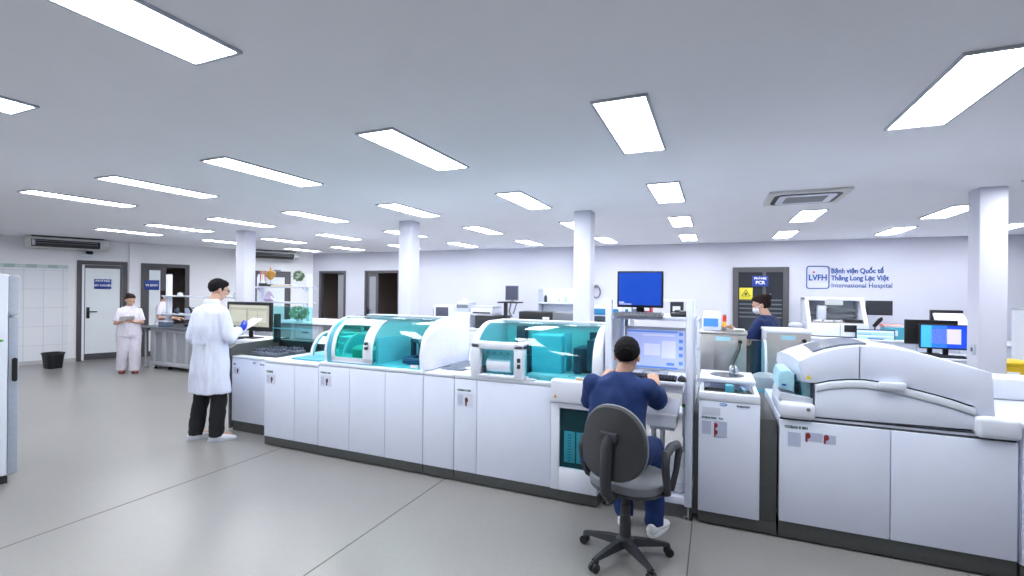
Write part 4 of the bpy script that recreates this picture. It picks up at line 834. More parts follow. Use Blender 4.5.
# blue and black analyser just right of the third column
q0, q1 = aty(594, 330, 7.5), aty(628, 330, 7.5)
t = thing('haematology_analyser', 'blue and black analyser visible between the third column and the cart', 'lab machine', ((q0.x + q1.x) / 2, 7.5, 0))
obj('body', B().box(q0.x, q1.x, 7.5, 8.1, .1, 1.28, .01), M('machine_navy', (32, 52, 72), .4), t); obj('blue_band', B().box(q0.x, q1.x, 7.49, 7.5, 1.28 + .02, 1.40, .004), M('band_blue', (44, 130, 184), .4), t); obj('top', B().box(q0.x, q1.x, 7.5, 8.1, 1.28, 1.45, .01), WHITE2, t); obj('window', B().box(q0.x + .05, q1.x - .05, 7.49, 7.5, .95, 1.22, .004), M('window_dark_green', (22, 40, 40), .1), t); obj('plinth', B().box(q0.x + .03, q1.x - .03, 7.55, 8.05, 0, .1), KICK, t)
q = aty(596, 292, YB)
t = thing('wall_hook', 'small grey ring hook on the back wall right of the third column', 'hook', (q.x, YB - .03, q.z)); obj('ring', B().tube([(q.x + .012 + .09 * cos(a * pi / 8), YB - .03, q.z + .13 * sin(a * pi / 8)) for a in range(17)], .016, 8), GREY, t); obj('mount', B().box(q.x - .03, q.x + .05, YB - .03, YB, q.z + .1, q.z + .16, .004), GREY, t)
# things seen through the cart
t = thing('shelf_unit', 'white open shelf with coloured boxes seen through the monitor cart', 'shelf', (-.2, 6.6, 0))
s0, s1 = aty(628, 330, 6.6).x, aty(700, 330, 6.6).x
for z in (.1, .55, .95, 1.32): obj('board', B().box(s0, s1, 6.6, 6.95, z - .025, z, .003), WHITE2, t)
for x in (s0, s1 - .03): obj('side_panel', B().box(x, x + .03, 6.6, 6.95, 0, 1.34, .003), WHITE2, t)
for i, (px, w_, h, z, c, lb_) in enumerate(((682.5, .1, .2, .95, (150, 70, 70), 'dark red box on the open shelf behind the cart'), (690.5, .08, .26, .95, (86, 84, 150), 'violet box on the open shelf behind the cart'), (646, .12, .2, 1.342, (176, 40, 64), 'crimson box on top of the open shelf behind the cart'), (634.5, .1, .28, 1.342, (120, 132, 160), 'slate blue box on top of the open shelf behind the cart'), (676, .16, .22, 1.342, (30, 32, 38), 'black box on top of the open shelf behind the cart'), (687, .12, .2, .55, (222, 150, 120), 'peach box on the lower open shelf behind the cart'))):
    x = aty(px, 330, 6.6).x; m_ = M('carton_%s' % 'abcdef'[i], c, .55)
    t = solo('carton', B().box(x - w_ / 2, x + w_ / 2, 6.64, 6.85, z, z + h, .005), m_, lb_, 'box', (x, 6.7, z), 'boxes on the open shelf'); obj('label', B().box(x - w_ * .3, x + w_ * .3, 6.636, 6.64, z + h * .35, z + h * .65), PAPER, t)

# ================================================================== left side: lab benches with reagent shelves
GB = M('bench_grey', (184, 186, 192), .45); GP = M('bench_panel', (160, 163, 170), .5); TOPD = M('bench_top_slate', (96, 104, 112), .3)
bx0, bx1, by0, by1, bz = -10.62, -8.0, 6.02, 7.3, .86
t = thing('lab_bench', 'grey island bench with dark worktop in front of the left wall', 'bench', ((bx0 + bx1) / 2, by0, 0))
obj('worktop', B().box(bx0 - .35, bx1, by0 - .05, by1, bz - .03, bz, .006), TOPD, t)
obj('carcass', B().box(bx0 + .02, bx1, by0 + .05, by1 - .03, .12, bz - .032), GP, t)
for k in range(8):
    x = bx0 + k * .36
    obj('upright', B().box(x, x + (.12 if k < 2 else .06), by0 + .02, by0 + .06, .09, bz - .035, .004), GB, t)
obj('rail', B().box(bx0, bx1, by0 + .015, by0 + .065, .08, .15, .004).box(bx0, bx1, by0 + .015, by0 + .065, bz - .1, bz - .034, .004), GB, t)
obj('end_panel', B().box(bx0 - .01, bx0 + .02, by0 + .02, by1 - .03, .08, bz - .032, .004), GB, t)
for x in (bx0 + .05, bx0 + .5, bx1 - .3):
    for y in (by0 + .1, by1 - .15): obj('foot', B().lathe([(.035, 0), (.035, .02), (.015, .03), (.015, .1)], (x, y, 0), 14), BLACK, t)
obj('gas_tap', B().tube([(bx0 - .3, by0 + .1, bz - .03), (bx0 - .3, by0 + .1, 0.02)], .02, 8).cyl((bx0 - .3, by0 + .1, 0), (bx0 - .3, by0 + .1, .03), .04), GB, t)
def reagent_shelf(label, x0, x1, y, z0, zt, levels, d=.3):
    t = thing('reagent_shelf', label, 'shelf', (x0, y, z0), 0, 'white reagent shelves on the benches')
    for x in (x0, x1 - .09): obj('post', B().box(x, x + .09, y, y + .08, z0, zt, .006), WHITE2, t)
    for z in levels:
        obj('shelf_board', B().box(x0 + .06, x1, y - d * .4, y + d * .6, z - .025, z, .004), CLEAR if False else PALE, t)
        for x in (x0 + .05, x1 - .08): obj('bracket', B().prism([(y - d * .3, z - .026), (y, z - .026), (y, z - .1)], 'x', x, x + .02), WHITE2, t)
    return t
reagent_shelf('white shelf posts rising from the grey bench left of the first column', -10.42, -8.2, 6.2, bz, 1.93, (1.13, 1.50))
for i, (px, z, r, h, c, lb_) in enumerate(((176, 1.13, .04, .13, (60, 66, 84), 'short dark bottle on the lower shelf board over the grey bench'), (199, 1.13, .05, .12, (200, 202, 206), 'pale grey bottle on the lower shelf board over the grey bench'), (233, 1.13, .06, .2, (206, 214, 214), 'clear bottle on the lower shelf board nearest the first column'), (179, 1.5, .05, .07, (210, 214, 222), 'low pale jar on the upper shelf board over the grey bench'), (234, 1.5, .05, .06, (198, 204, 210), 'low grey jar on the upper shelf board by the first column'))):
    x = aty(px, 310, 6.2).x
    t = solo('reagent_bottle', B().lathe([(r, 0), (r, h * .6), (r * .5, h * .75), (r * .5, h * .88)], (x, 6.22, z), 16), M('bottle_%s' % 'abcde'[i], c, .3), lb_, 'bottle', (x, 6.22, z), 'bottles on the bench shelves'); obj('cap', B().cyl((x, 6.22, z + h * .86), (x, 6.22, z + h), r * .6, n=14), DARK, t)
monitor('monitor', 'black monitor with a grey-blue screen on the grey bench behind the shelf post', aty(190, 322, 6.8).x, 6.85, bz, .5, .3, neck=.06, sm=screen_mat('screen_greyblue', (150, 160, 184), .4))
t = thing('microscope', 'dark microscope on the grey bench beside the shelf post', 'microscope', (aty(177, 326, 6.15).x, 6.45, bz)); x = aty(177, 326, 6.15).x
obj('base', B().box(x - .1, x + .1, 6.35, 6.55, bz, bz + .04, .01), BLACK, t); obj('arm', B().prism([(6.5, bz + .04), (6.56, bz + .04), (6.54, bz + .3), (6.42, bz + .34), (6.42, bz + .28), (6.48, bz + .26)], 'x', x - .03, x + .03, .008), DARK, t); obj('eyepiece', B().cyl((x, 6.43, bz + .33), (x, 6.38, bz + .4), .02), BLACK, t); obj('objective', B().cyl((x, 6.43, bz + .16), (x, 6.43, bz + .28), .02), GREY, t); obj('stage', B().box(x - .06, x + .06, 6.36, 6.5, bz + .12, bz + .14, .003), BLACK, t)
b = B().box(-.12, .12, -.08, .08, 0, .1, .01); xq = aty(166, 331, 6.1).x; b.bm.transform(Matrix.Translation((xq, 6.1, bz)))
t = solo('sample_box', b, M('box_slate', (92, 104, 128), .5), 'slate blue sample box at the left end of the grey bench', 'box', (xq, 6.1, bz)); obj('lid', B().box(xq - .125, xq + .125, 6.015, 6.185, bz + .1, bz + .12, .006), PALE, t)

# second bench and its shelf of ornaments
b2 = (-7.35, -5.75, 6.1, 7.1, .88)
bx0, bx1, by0, by1, bz = b2
t = thing('lab_bench', 'white-topped bench behind the teal screen right of the first column', 'bench', ((bx0 + bx1) / 2, by0, 0))
obj('worktop', B().box(bx0, bx1 + .05, by0 - .03, by1, 1.06, 1.09, .005), WHITE2, t)
obj('carcass', B().box(bx0 + .02, bx1 - .35, by0 + .06, by1 - .02, .1, 1.058), GP, t)
for x in (bx0 + .02, bx0 + .55, bx1 - .42, bx1 - .05): obj('upright', B().box(x, x + .06, by0 + .01, by0 + .07, 0, 1.058, .004), GB, t)
for k in range(2): d = obj('drawer', B().box(bx0 + .62 + 0, bx1 - .45, by0 + .03, by0 + .06, .55 + k * .25, .78 + k * .25, .004), PALE, t); obj('handle', B().box(bx0 + .8, bx0 + .95, by0 + .015, by0 + .03, .66 + k * .25, .68 + k * .25, .003), GREY, d)
reagent_shelf('white shelf of trophies and small plants right of the first column', -8.0, -6.69, 6.4, 1.09, 1.93, (1.42, 1.70))
def on_shelf(px): return aty(px, 285, 6.38).x
x = on_shelf(270.5)
t = thing('trophy', 'gold cup trophy on the upper shelf above the teal screen', 'trophy', (x, 6.38, 1.70)); GOLD = M('gold', (196, 150, 74), .3, metal=.7)
obj('base', B().box(x - .05, x + .05, 6.33, 6.43, 1.70, 1.74, .004), DARK, t); obj('stem', B().lathe([(.04, 1.74), (.012, 1.76), (.012, 1.82)], (x, 6.38, 0)), PALE, t); obj('cup', B().lathe([(.015, 1.82), (.05, 1.85), (.085, 1.92), (.09, 1.96), (.05, 1.99), (.02, 2.0), (.012, 2.05), (0, 2.06)], (x, 6.38, 0)), GOLD, t)
for s in (-1, 1): obj('handle', B().tube([(x + s * .07, 6.38, 1.88), (x + s * .12, 6.38, 1.9), (x + s * .12, 6.38, 1.95), (x + s * .08, 6.38, 1.96)], .008, 8), GOLD, t)
x = on_shelf(263)
t = thing('medal_stand', 'small dark stand hung with pink and green medal ribbons beside the gold trophy', 'stand', (x, 6.38, 1.70)); obj('base', B().box(x - .075, x + .075, 6.34, 6.42, 1.702, 1.76, .005), DARK, t); obj('frame', B().tube([(x - .07, 6.38, 1.76), (x - .08, 6.38, 1.99), (x + .08, 6.38, 1.99), (x + .07, 6.38, 1.76)], .006, 8), GREY, t)
for k, c in enumerate(((210, 90, 140), (170, 190, 90), (214, 110, 150))): obj('ribbon', B().prism([(x - .065 + k * .05, 1.99), (x - .04 + k * .05, 1.99), (x - .045 + k * .05, 1.8), (x - .055 + k * .05, 1.8)], 'y', 6.37, 6.378), M('ribbon_%s' % 'abc'[k], c, .6), t)
x = on_shelf(299.5)
def plant(name, label, c, r, z0, pot, cols, n=260, squash=1, stem=0):
    t = thing(name, label, 'plant', c); x, y, z = c
    obj('pot', B().lathe([(pot * .7, 0), (pot, pot * 1.3), (pot * 1.05, pot * 1.3), (pot * .85, pot * 1.2)], c, 18), WHITE2, t)
    if stem: obj('stem', B().cyl((x, y, z + pot * 1.2), (x, y, z + z0), .008, n=8), M('stem_brown', (98, 84, 60), .7), t)
    b = B(); rnd = random.Random(n); tb = bmesh.new()
    for k in range(n):
        d = V((rnd.gauss(0, 1), rnd.gauss(0, 1), rnd.gauss(0, 1))).normalized(); p = V((x, y, z + z0)) + V((d.x * r, d.y * r, d.z * r * squash)) * rnd.uniform(.55, 1)
        u = d.cross(V((.3, .5, .8))).normalized(); w_ = (d + u * rnd.uniform(-.8, .8)).normalized(); l = r * .34; s_ = w_.cross(u).normalized() * l * .32
        vs = [tb.verts.new(p + q_) for q_ in (V((0, 0, 0)), w_ * l * .5 + s_, w_ * l, w_ * l * .5 - s_)]; tb.faces.new(vs)
    b.add(tb); obj('foliage', b, M('foliage_' + cols[0], cols[1], .6, var=.25, scale=40), t); return t
plant('potted_topiary', 'round green topiary ball in a white pot at the end of the upper shelf', (x, 6.36, 1.70), .085, .19, .05, ('a', (92, 128, 84)), 420)
plant('potted_plant', 'bushy small potted tree behind the teal screen', (aty(299, 322, 6.14).x, 6.14, 1.092), .14, .15, .045, ('b', (140, 172, 142)), 420, .7, 1)
x = on_shelf(281.5)
t = solo('document_stack', B().box(x - .18, x + .18, 6.3, 6.5, 1.70, 1.73, .004), M('paper_cream', (232, 222, 190), .7), 'loose cream papers lying on the upper shelf beside the trophy', 'papers', (x, 6.4, 1.70)); obj('sheet', B().box(x - .1, x + .25, 6.28, 6.46, 1.731, 1.742, .002), PAPER, t)
x = on_shelf(268)
t = thing('desk_ornament', 'white and violet ornament on the lower shelf below the trophy', 'ornament', (x, 6.4, 1.42)); obj('body', B().lathe([(.06, 1.42), (.1, 1.46), (.07, 1.54), (.03, 1.6), (0, 1.61)], (x, 6.4, 0)), M('ornament_lilac', (182, 168, 196), .5), t); obj('wing', B().prism([(x - .02, 1.58), (x + .2, 1.43), (x + .16, 1.43), (x - .05, 1.52)], 'y', 6.37, 6.4, .004), PAPER, t)
# monitor and its table behind the man
q0, q1 = aty(227.5, 304, 4.92), aty(272.5, 304, 4.92); xm = (q0.x + q1.x) / 2; wM = q1.x - q0.x
t = thing('computer_table', 'plain white table behind the tray of the sample loader', 'table', (xm, 4.72, 0))
obj('tabletop', B().box(xm - .5, xm + .42, 4.7, 5.25, .90, .93, .004), WHITE2, t)
for x in (xm - .46, xm + .38):
    for y in (4.73, 5.2): obj('leg', B().box(x - .02, x + .02, y - .02, y + .02, 0, .9, .003), PALE, t)
bg = screen_mat('screen_beige', (176, 175, 158), .42); ln_ = screen_mat('screen_line', (120, 118, 104), .4); lt = screen_mat('screen_cream', (196, 195, 178), .42)
monitor('monitor', 'black monitor with a beige grid on screen next to the man in the lab coat', xm, 4.92, .93, wM * .98, .42, neck=.11, sm=bg, edge=.045, items=[(.09, .91, .80, .88, lt), (.1, .45, .30, .72, lt), (.5, .9, .30, .72, lt), (.46, .47, .12, .8, ln_), (.09, .91, .545, .555, ln_), (.55, .9, .70, .71, ln_), (.70, .71, .12, .7, ln_)])
keyboard('dark keyboard leaning on the white table in front of the beige screen', xm - .15, 4.76 - .0, .93, .4, .1, DARK, BLACK)

# fridge, waste bin
fq = V((-5.445, 2.07)); fr = math.atan2(.935, .30)
t = thing('lab_fridge', 'tall white lab fridge with a grey edge strip cut off by the frame', 'fridge', (fq.x, fq.y, 0), fr)
zt = 1.765; L_ = lambda nm, b, m: obj(nm, b, m, t, local=True)      # local: front faces -Y, right edge at x = 0
L_('body', B().box(-.75, -.03, .03, .7, .06, zt - .01, .008), PALE); L_('door', B().box(-.75, -.066, -.03, .028, .08, zt, .012), WHITE2)
L_('edge_strip', B().box(-.064, -.002, -.015, .03, .08, zt - .36, .01), M('fridge_edge', (160, 168, 182), .4)); L_('hinge_cover', B().prism(rrect(-.066, .002, zt - .35, zt - .005, .03), 'y', -.02, .03, .006), M('fridge_cap', (186, 192, 204), .4))
L_('handle', B().prism(rrect(-.042, -.008, .86, 1.06, .016), 'y', -.03, -.012, .004), BLACK); L_('foot', B().box(-.72, -.06, .02, .65, 0, .06), DARK)
L_('leaf_mark', B().ball((-.12, -.03, 1.21), .03, .003, .012), M('mark_green', (96, 170, 80), .5))
q = atz(53, 368, 0)
t = thing('waste_bin', 'small black plastic waste bin against the tiled wall', 'bin', (q.x, q.y, 0)); 
s_ = .18
obj('bucket', B().loft([[(q.x + x * f, q.y + y * f, z) for x, y in superell(s_, s_ * .8, 28, 4)] for f, z in ((.8, 0), (.98, .28), (1.04, .285), (1.04, .3), (.96, .3), (.8, .03), (.05, .03))]), BLACK, t); obj('rim', B().loft([[(q.x + x * f, q.y + y * f, z) for x, y in superell(s_, s_ * .8, 28, 4)] for f, z in ((1.04, .3), (1.07, .305), (1.04, .315), (.98, .31), (1.04, .3))], caps=False), DARK, t)

# air conditioners, cassette, camera
def ac_unit(label, pa, pb, hgt, off=.62):
    (sa, za), (sb, zb) = atl(*pa, off), atl(*pb, off); s0, s1 = min(sa, sb), max(sa, sb)
    t = thing('air_conditioner', label, 'air conditioner', (*lw((s0 + s1) / 2, .02), CZ - .3), 0, 'ceiling-hung air conditioners')
    sh = [(.05, CZ - .035), (off, CZ - .035), (off, CZ - .16), (off - .12, CZ - .235), (.05, CZ - .235)]
    def along(poly, a, b_, bev=0):
        bb = B().prism(poly, 'y', 0, b_ - a, bev); mx = Matrix(((LN.x, LD.x, 0, LA.x + LD.x * a), (LN.y, LD.y, 0, LA.y + LD.y * a), (0, 0, 1, 0), (0, 0, 0, 1)))
        bb.bm.transform(mx); return bb
    obj('casing', along(sh, s0, s1, .015), M('ac_casing', (206, 206, 204), .45), t)
    obj('outlet', along([(off + .004, CZ - .08), (off + .004, CZ - .165), (off - .10, CZ - .225), (off - .10, CZ - .16)], s0 + .16, s1 - .1), BLACK, t)
    for k in range(2): obj('louvre', along([(off + .010, CZ - .10 - k * .045), (off + .010, CZ - .112 - k * .045), (off - .03, CZ - .118 - k * .045)], s0 + .2, s1 - .14), GREY, t)
    for s in (s0 + .11, s1 - .16): obj('corner_cap', along([(off + .008, CZ - .09), (off + .008, CZ - .165), (off - .05, CZ - .2)], s, s + .05), PALE, t)
    obj('hanger', along([(.08, CZ), (off - .05, CZ), (off - .05, CZ - .035), (.08, CZ - .035)], s0 + .1, s1 - .1), DARK, t); return t
ac_unit('long ceiling air conditioner over the tiled wall', (24, 240), (110, 246), 0)
ac_unit('ceiling air conditioner right of the first column above the shelf of trophies', (240, 254), (300, 259), 0, .5)
s, z = atl(86, 255, .06)
t = thing('security_camera', 'small white and black wall camera below the long air conditioner', 'camera', (*lw(s, 0), z)); c = lw(s, .06)
obj('housing', lwbox(s - .09, s + .09, .0, .13, z - .05, z + .02, .012), WHITE2, t); p, q = lw(s - .02, .09), lw(s - .09, .16)
obj('lens_tube', B().cyl((*p, z + .05), (*q, z + .05), .04), BLACK, t); obj('mount', lwbox(s - .03, s + .06, 0, .1, z + .02, z + .055, .005), PALE, t)
s, z = atl(276, 271, .06)
t = thing('security_camera', 'small grey wall bracket camera beside the trophies under the air conditioner', 'camera', (*lw(s, 0), z)); obj('housing', lwbox(s - .1, s + .08, .0, .14, z - .03, z + .03, .01), GREY, t); obj('mount', lwbox(s + .02, s + .06, 0, .06, z - .1, z - .03, .005), PALE, t)
ax0, ax1, ay0, ay1 = .50, 1.22, 5.45, 6.17
t = thing('ceiling_cassette', 'square white ceiling cassette air conditioner with a dark slot', 'air conditioner', ((ax0 + ax1) / 2, (ay0 + ay1) / 2, CZ))
def ring_z(ro_, ri_, z0, z1):
    return B().loft([[(x, y, z0) for x, y in ro_], [(x, y, z1) for x, y in ro_], [(x, y, z1) for x, y in ri_], [(x, y, z0) for x, y in ri_], [(x, y, z0) for x, y in ro_]], caps=False)
obj('panel', B().box(ax0, ax1, ay0, ay1, CZ - .03, CZ, .008), M('cassette_panel', (214, 214, 210), .5), t)
obj('air_slot', ring_z(rrect(ax0 + .06, ax1 - .06, ay0 + .06, ay1 - .06, .1), rrect(ax0 + .105, ax1 - .105, ay0 + .105, ay1 - .105, .06), CZ - .034, CZ - .028), BLACK, t)
obj('flap_ring', ring_z(rrect(ax0 + .105, ax1 - .105, ay0 + .105, ay1 - .105, .06), rrect(ax0 + .17, ax1 - .17, ay0 + .17, ay1 - .17, .03), CZ - .04, CZ - .028), WHITE2, t)
b = B()
for k in range(12): b.box(ax0 + .17, ax1 - .17, ay0 + .175 + k * .031, ay0 + .195 + k * .031, CZ - .038, CZ - .03)
obj('intake_grille', b, M('grille_grey', (146, 148, 150), .5), t)
# ================================================================== people
SKIN = M('skin', (206, 164, 140), .55, var=.03, scale=20); HAIR = M('hair_black', (20, 18, 20), .75, var=.3, scale=90, bump=.5, spec=.15); HAIRB = M('hair_dark_brown', (38, 26, 25), .75, var=.3, scale=90, bump=.5, spec=.15)
COAT = M('coat_white', (214, 219, 236), .8, var=.015, scale=60, bump=.1); SCRUBW = M('scrub_white', (220, 216, 228), .8, var=.02, scale=60, bump=.1); NAVY = M('scrub_navy', (8, 44, 100), .8, var=.06, scale=50, bump=.15)
NAVY2 = M('scrub_deep_navy', (10, 38, 88), .8, var=.06, scale=50, bump=.15)
TROU = M('trouser_black', (22, 22, 26), .85, var=.1, scale=60); SHOEW = M('shoe_white', (226, 226, 230), .5); CLOG = M('clog_maroon', (110, 40, 42), .5); GLOVE = M('glove_blue', (34, 64, 190), .45); EYE_M = M('eye_dark', (30, 24, 22), .2); MASK = M('mask_white', (232, 236, 244), .8)

def fuse(b, voxel, smooth=4, wrinkle=0, freq=9, seed=0, stretch=(1, 1, .35)):
    """merge closed overlapping shells into one continuous skin"""
    me = bpy.data.meshes.new('f'); b.bm.to_mesh(me); b.bm.free(); o = bpy.data.objects.new('f', me); COL.objects.link(o)
    md = o.modifiers.new('r', 'REMESH'); md.mode = 'VOXEL'; md.voxel_size = voxel
    if smooth: sm = o.modifiers.new('s', 'SMOOTH'); sm.iterations = smooth; sm.factor = .5
    dg = bpy.context.evaluated_depsgraph_get(); dg.update(); out = bpy.data.meshes.new_from_object(o.evaluated_get(dg)); bpy.data.objects.remove(o); bpy.data.meshes.remove(me)
    if wrinkle:
        n = [v.normal.copy() for v in out.vertices]
        for v, d in zip(out.vertices, n):
            p = V((v.co.x * stretch[0] * freq + seed, v.co.y * stretch[1] * freq, v.co.z * stretch[2] * freq))
            v.co += d * wrinkle * (noise.noise(p) + .5 * noise.noise(p * 2.3))
    return out
def ell(c, rx, ry, yaw, n=28, z=None):          # horizontal elliptical ring turned by yaw
    return [(c[0] + rx * cos(2 * pi * k / n) * cos(yaw) - ry * sin(2 * pi * k / n) * sin(yaw), c[1] + rx * cos(2 * pi * k / n) * sin(yaw) + ry * sin(2 * pi * k / n) * cos(yaw), c[2]) for k in range(n)]
def limb(b, pts, rad):
    P, Q = [V(p) for p in pts], list(rad); b.tube(P, Q, 16)
    for p, r in zip(P, Q): b.ball(p, r, u=16, v=10)
def hand(b, w, d, n, side, curl=.35, k=1.0, grow=0):
    """palm, four unequal bent fingers and a thumb leaving the side of the palm; w wrist, d finger direction, n palm normal, side +1 if the thumb lies along d x n"""
    d = V(d).normalized(); n = V(n); n = (n - d * n.dot(d)).normalized(); s = d.cross(n) * side; w = V(w)
    b.loft([[w + d * t * k + s * (cos(2 * pi * j / 14) * a * k) + n * (sin(2 * pi * j / 14) * c * k) for j in range(14)] for t, a, c in ((-.01, .024 + grow, .018 + grow), (.02, .033 + grow, .018 + grow), (.06, .042 + grow, .016 + grow), (.092, .040 + grow, .012 + grow))])
    for off, ln, r in ((.031, .070, .0085), (.010, .078, .0088), (-.011, .072, .0085), (-.031, .056, .0078)):
        p = w + d * .085 * k + s * off * k; q = d.copy(); pts = [p]
        for i, f in enumerate((.45, .32, .23)):
            q = (Matrix.Rotation(curl * (.7, 1, .8)[i], 3, d.cross(n)) @ q); pts.append(pts[-1] + q * ln * f * k)
        rr = [(r + grow) * k, (r + grow) * k * .97, (r + grow) * k * .9, (r + grow) * k * .78]; limb(b, pts, rr)
    t0 = w + d * .025 * k + s * .030 * k; t1 = t0 + (d * .55 + s * .75 + n * .25).normalized() * .034 * k; t2 = t1 + (d * .85 + s * .3 + n * .45).normalized() * .030 * k; t3 = t2 + (d * .9 + n * .45).normalized() * .022 * k
    limb(b, [t0, t1, t2, t3], [(.012 + grow) * k, (.0105 + grow) * k, (.0095 + grow) * k, (.008 + grow) * k])
def head_mx(c, yaw, pitch): return Matrix.Translation(c) @ Matrix.Rotation(yaw, 4, 'Z') @ Matrix.Rotation(pitch, 4, 'X')   # pitch<0 looks down
def head(b, mx, k=1.0):
    e = lambda c, rx, ry, rz: b.ball([q * k for q in c], rx * k, ry * k, rz * k, 24, 16, mx)
    e((0, -.012, .028), .074, .094, .086); e((0, .022, -.018), .062, .070, .085); e((0, .034, -.072), .043, .047, .038); e((0, .03, -.045), .052, .058, .05)
    b.loft([[mx @ V((x * k, y * k, z * k)) for x, y, z in r] for r in ([(-.007, .08, .02), (.007, .08, .02), (.008, .093, .02), (-.008, .093, .02)], [(-.012, .085, -.025), (.012, .085, -.025), (.010, .112, -.022), (-.010, .112, -.022)], [(-.017, .08, -.036), (.017, .08, -.036), (.010, .105, -.036), (-.010, .105, -.036)])])
    e((0, .086, -.058), .023, .011, .006); e((0, .085, -.068), .020, .011, .007); e((0, .084, .028), .045, .012, .010)
    for s in (-1, 1): e((s * .074, -.008, -.012), .010, .020, .030); e((s * .034, .066, -.025), .022, .02, .02)
def eyes(t, mx, k=1.0):
    for s in (-1, 1): obj('eye', B().ball((s * .029 * k, .0845 * k, .006 * k), .0115 * k, .007 * k, .0065 * k, mx=mx), EYE_M, t)
def cut(bm, co, no):        # keep what lies behind the plane
    r = bmesh.ops.bisect_plane(bm, geom=bm.verts[:] + bm.edges[:] + bm.faces[:], plane_co=co, plane_no=no, clear_outer=True)
    bmesh.ops.holes_fill(bm, edges=[e for e in bm.edges if e.is_boundary])
def hair(t, mx, m, k=1.0, bun=False, long_=0, fringe=.072, side=.079):
    b = B(); q = B().ball((0, -.014, .030), .081, .102, .094, 32, 24); cut(q.bm, (0, fringe, .062), (0, .62, -.78)); b.add(q.bm)
    if side > .075: q = B().ball((0, -.026, .0), side, .086 if side > .075 else .082, .075, 28, 20); cut(q.bm, (0, .008, 0), (0, .92, -.38)); cut(q.bm, (0, 0, -.058 - long_), (0, 0, -1)); b.add(q.bm)
    else:
        for s in (-1, 1): b.ball((s * .071, .014, .012), .008, .014, .03)
    q = B().ball((0, .02, .07), .066, .066, .048, 24, 16); cut(q.bm, (0, .05, .062), (0, .5, -.86)); b.add(q.bm)
    if bun: b.ball((0, -.105, .055), .042, .04, .042); b.ball((0, -.085, .05), .04, .04, .04)
    b.bm.transform(Matrix.Diagonal((k, k, k, 1))); b.bm.transform(mx); o = obj('hair', fuse(b, .005, 3, .0035, 60, 3, (1, 1, 1)), m, t, ang=180); return o
def shoe(t, a, yaw, m, name='shoe', L=.27, sole=PALE):
    mx = Matrix.Translation((a[0], a[1], 0)) @ Matrix.Rotation(yaw, 4, 'Z'); h = L / .27
    rg = lambda y, w, z0, z1: [(w * cos(2 * pi * j / 20) * (1 if sin(2 * pi * j / 20) < .2 else .86), y * h, z0 + (z1 - z0) * (sin(2 * pi * j / 20) + 1) / 2) for j in range(20)]
    o = obj(name, B().loft([rg(-.075, .018, .02, .06), rg(-.068, .032, .012, .085), rg(-.03, .038, .01, .092), rg(.03, .042, .01, .082), rg(.09, .048, .01, .06), rg(.14, .046, .01, .05), rg(.175, .032, .012, .04), rg(.19, .012, .016, .03)], mx=mx), m, t, ang=60)
    sp = [(x * 1.03, (y + .055) * h) for x, y in superell(.047, .138, 28, 2.4)]
    obj('sole', B().prism(sp, 'z', .001, .018, .003, mx=mx), sole, o)
def person_thing(label, loc): return thing('person', label, 'person', loc)
def build_person(t, J, skin_voxel=.0055, **k):
    """body: one continuous skin from head to feet; clothing, hair and shoes are children. J holds world joints."""
    b = B(); hm = J['head']; head(b, hm, J.get('hk', 1)); hc = hm.translation
    yaw = J['yaw']; ch, pv = V(J['chest']), V(J['pelvis'])
    limb(b, [J['neck'], hc + V((0, 0, -.03))], [.052, .05])
    b.loft([ell(p, rx, ry, yaw) for p, rx, ry in ((pv + V((0, 0, -.06)), .10, .09), (pv, .145, .10), (pv.lerp(ch, .45), .125, .088), (ch, .15, .10), (ch.lerp(V(J['neck']), .6), .13, .075), (V(J['neck']), .055, .05))])
    for s in 'LR':
        limb(b, [J['sh' + s], J['el' + s], J['wr' + s]], [.05, .038, .026]); limb(b, [J['hip' + s], J['kn' + s], J['an' + s]], [.082, .052, .038])
        if 'hd' + s in J: d, n, cu = J['hd' + s]; hand(b, J['wr' + s], d, n, J.get('th' + s, 1), cu)
        f = V(J['ft' + s]); a = V(J['an' + s]); limb(b, [a, V((a.x, a.y, .05)), V((f.x, f.y, .035))], [.038, .036, .026])
    o = obj('body', fuse(b, skin_voxel, 3), SKIN, t, ang=180); eyes(t, hm, J.get('hk', 1)); return o
def sleeve(b, J, s, upto_, r0, r1, r2=None):
    sh, el, wr = V(J['sh' + s]), V(J['el' + s]), V(J['wr' + s]); b.ball(sh, r0, u=18, v=12)
    if upto_ <= 1: b.tube([sh, sh.lerp(el, upto_ * .5), sh.lerp(el, upto_)], [r0, (r0 + r1) / 2, r1], 20)
    else: b.tube([sh, sh.lerp(el, .5), el], [r0, r1 * 1.05, r1], 20); b.ball(el, r1, u=18, v=12); b.tube([el, el.lerp(wr, .5), el.lerp(wr, upto_ - 1)], [r1, (r1 + r2) / 2, r2], 20)
def walk_dir(f): return math.atan2(-f[0], f[1])

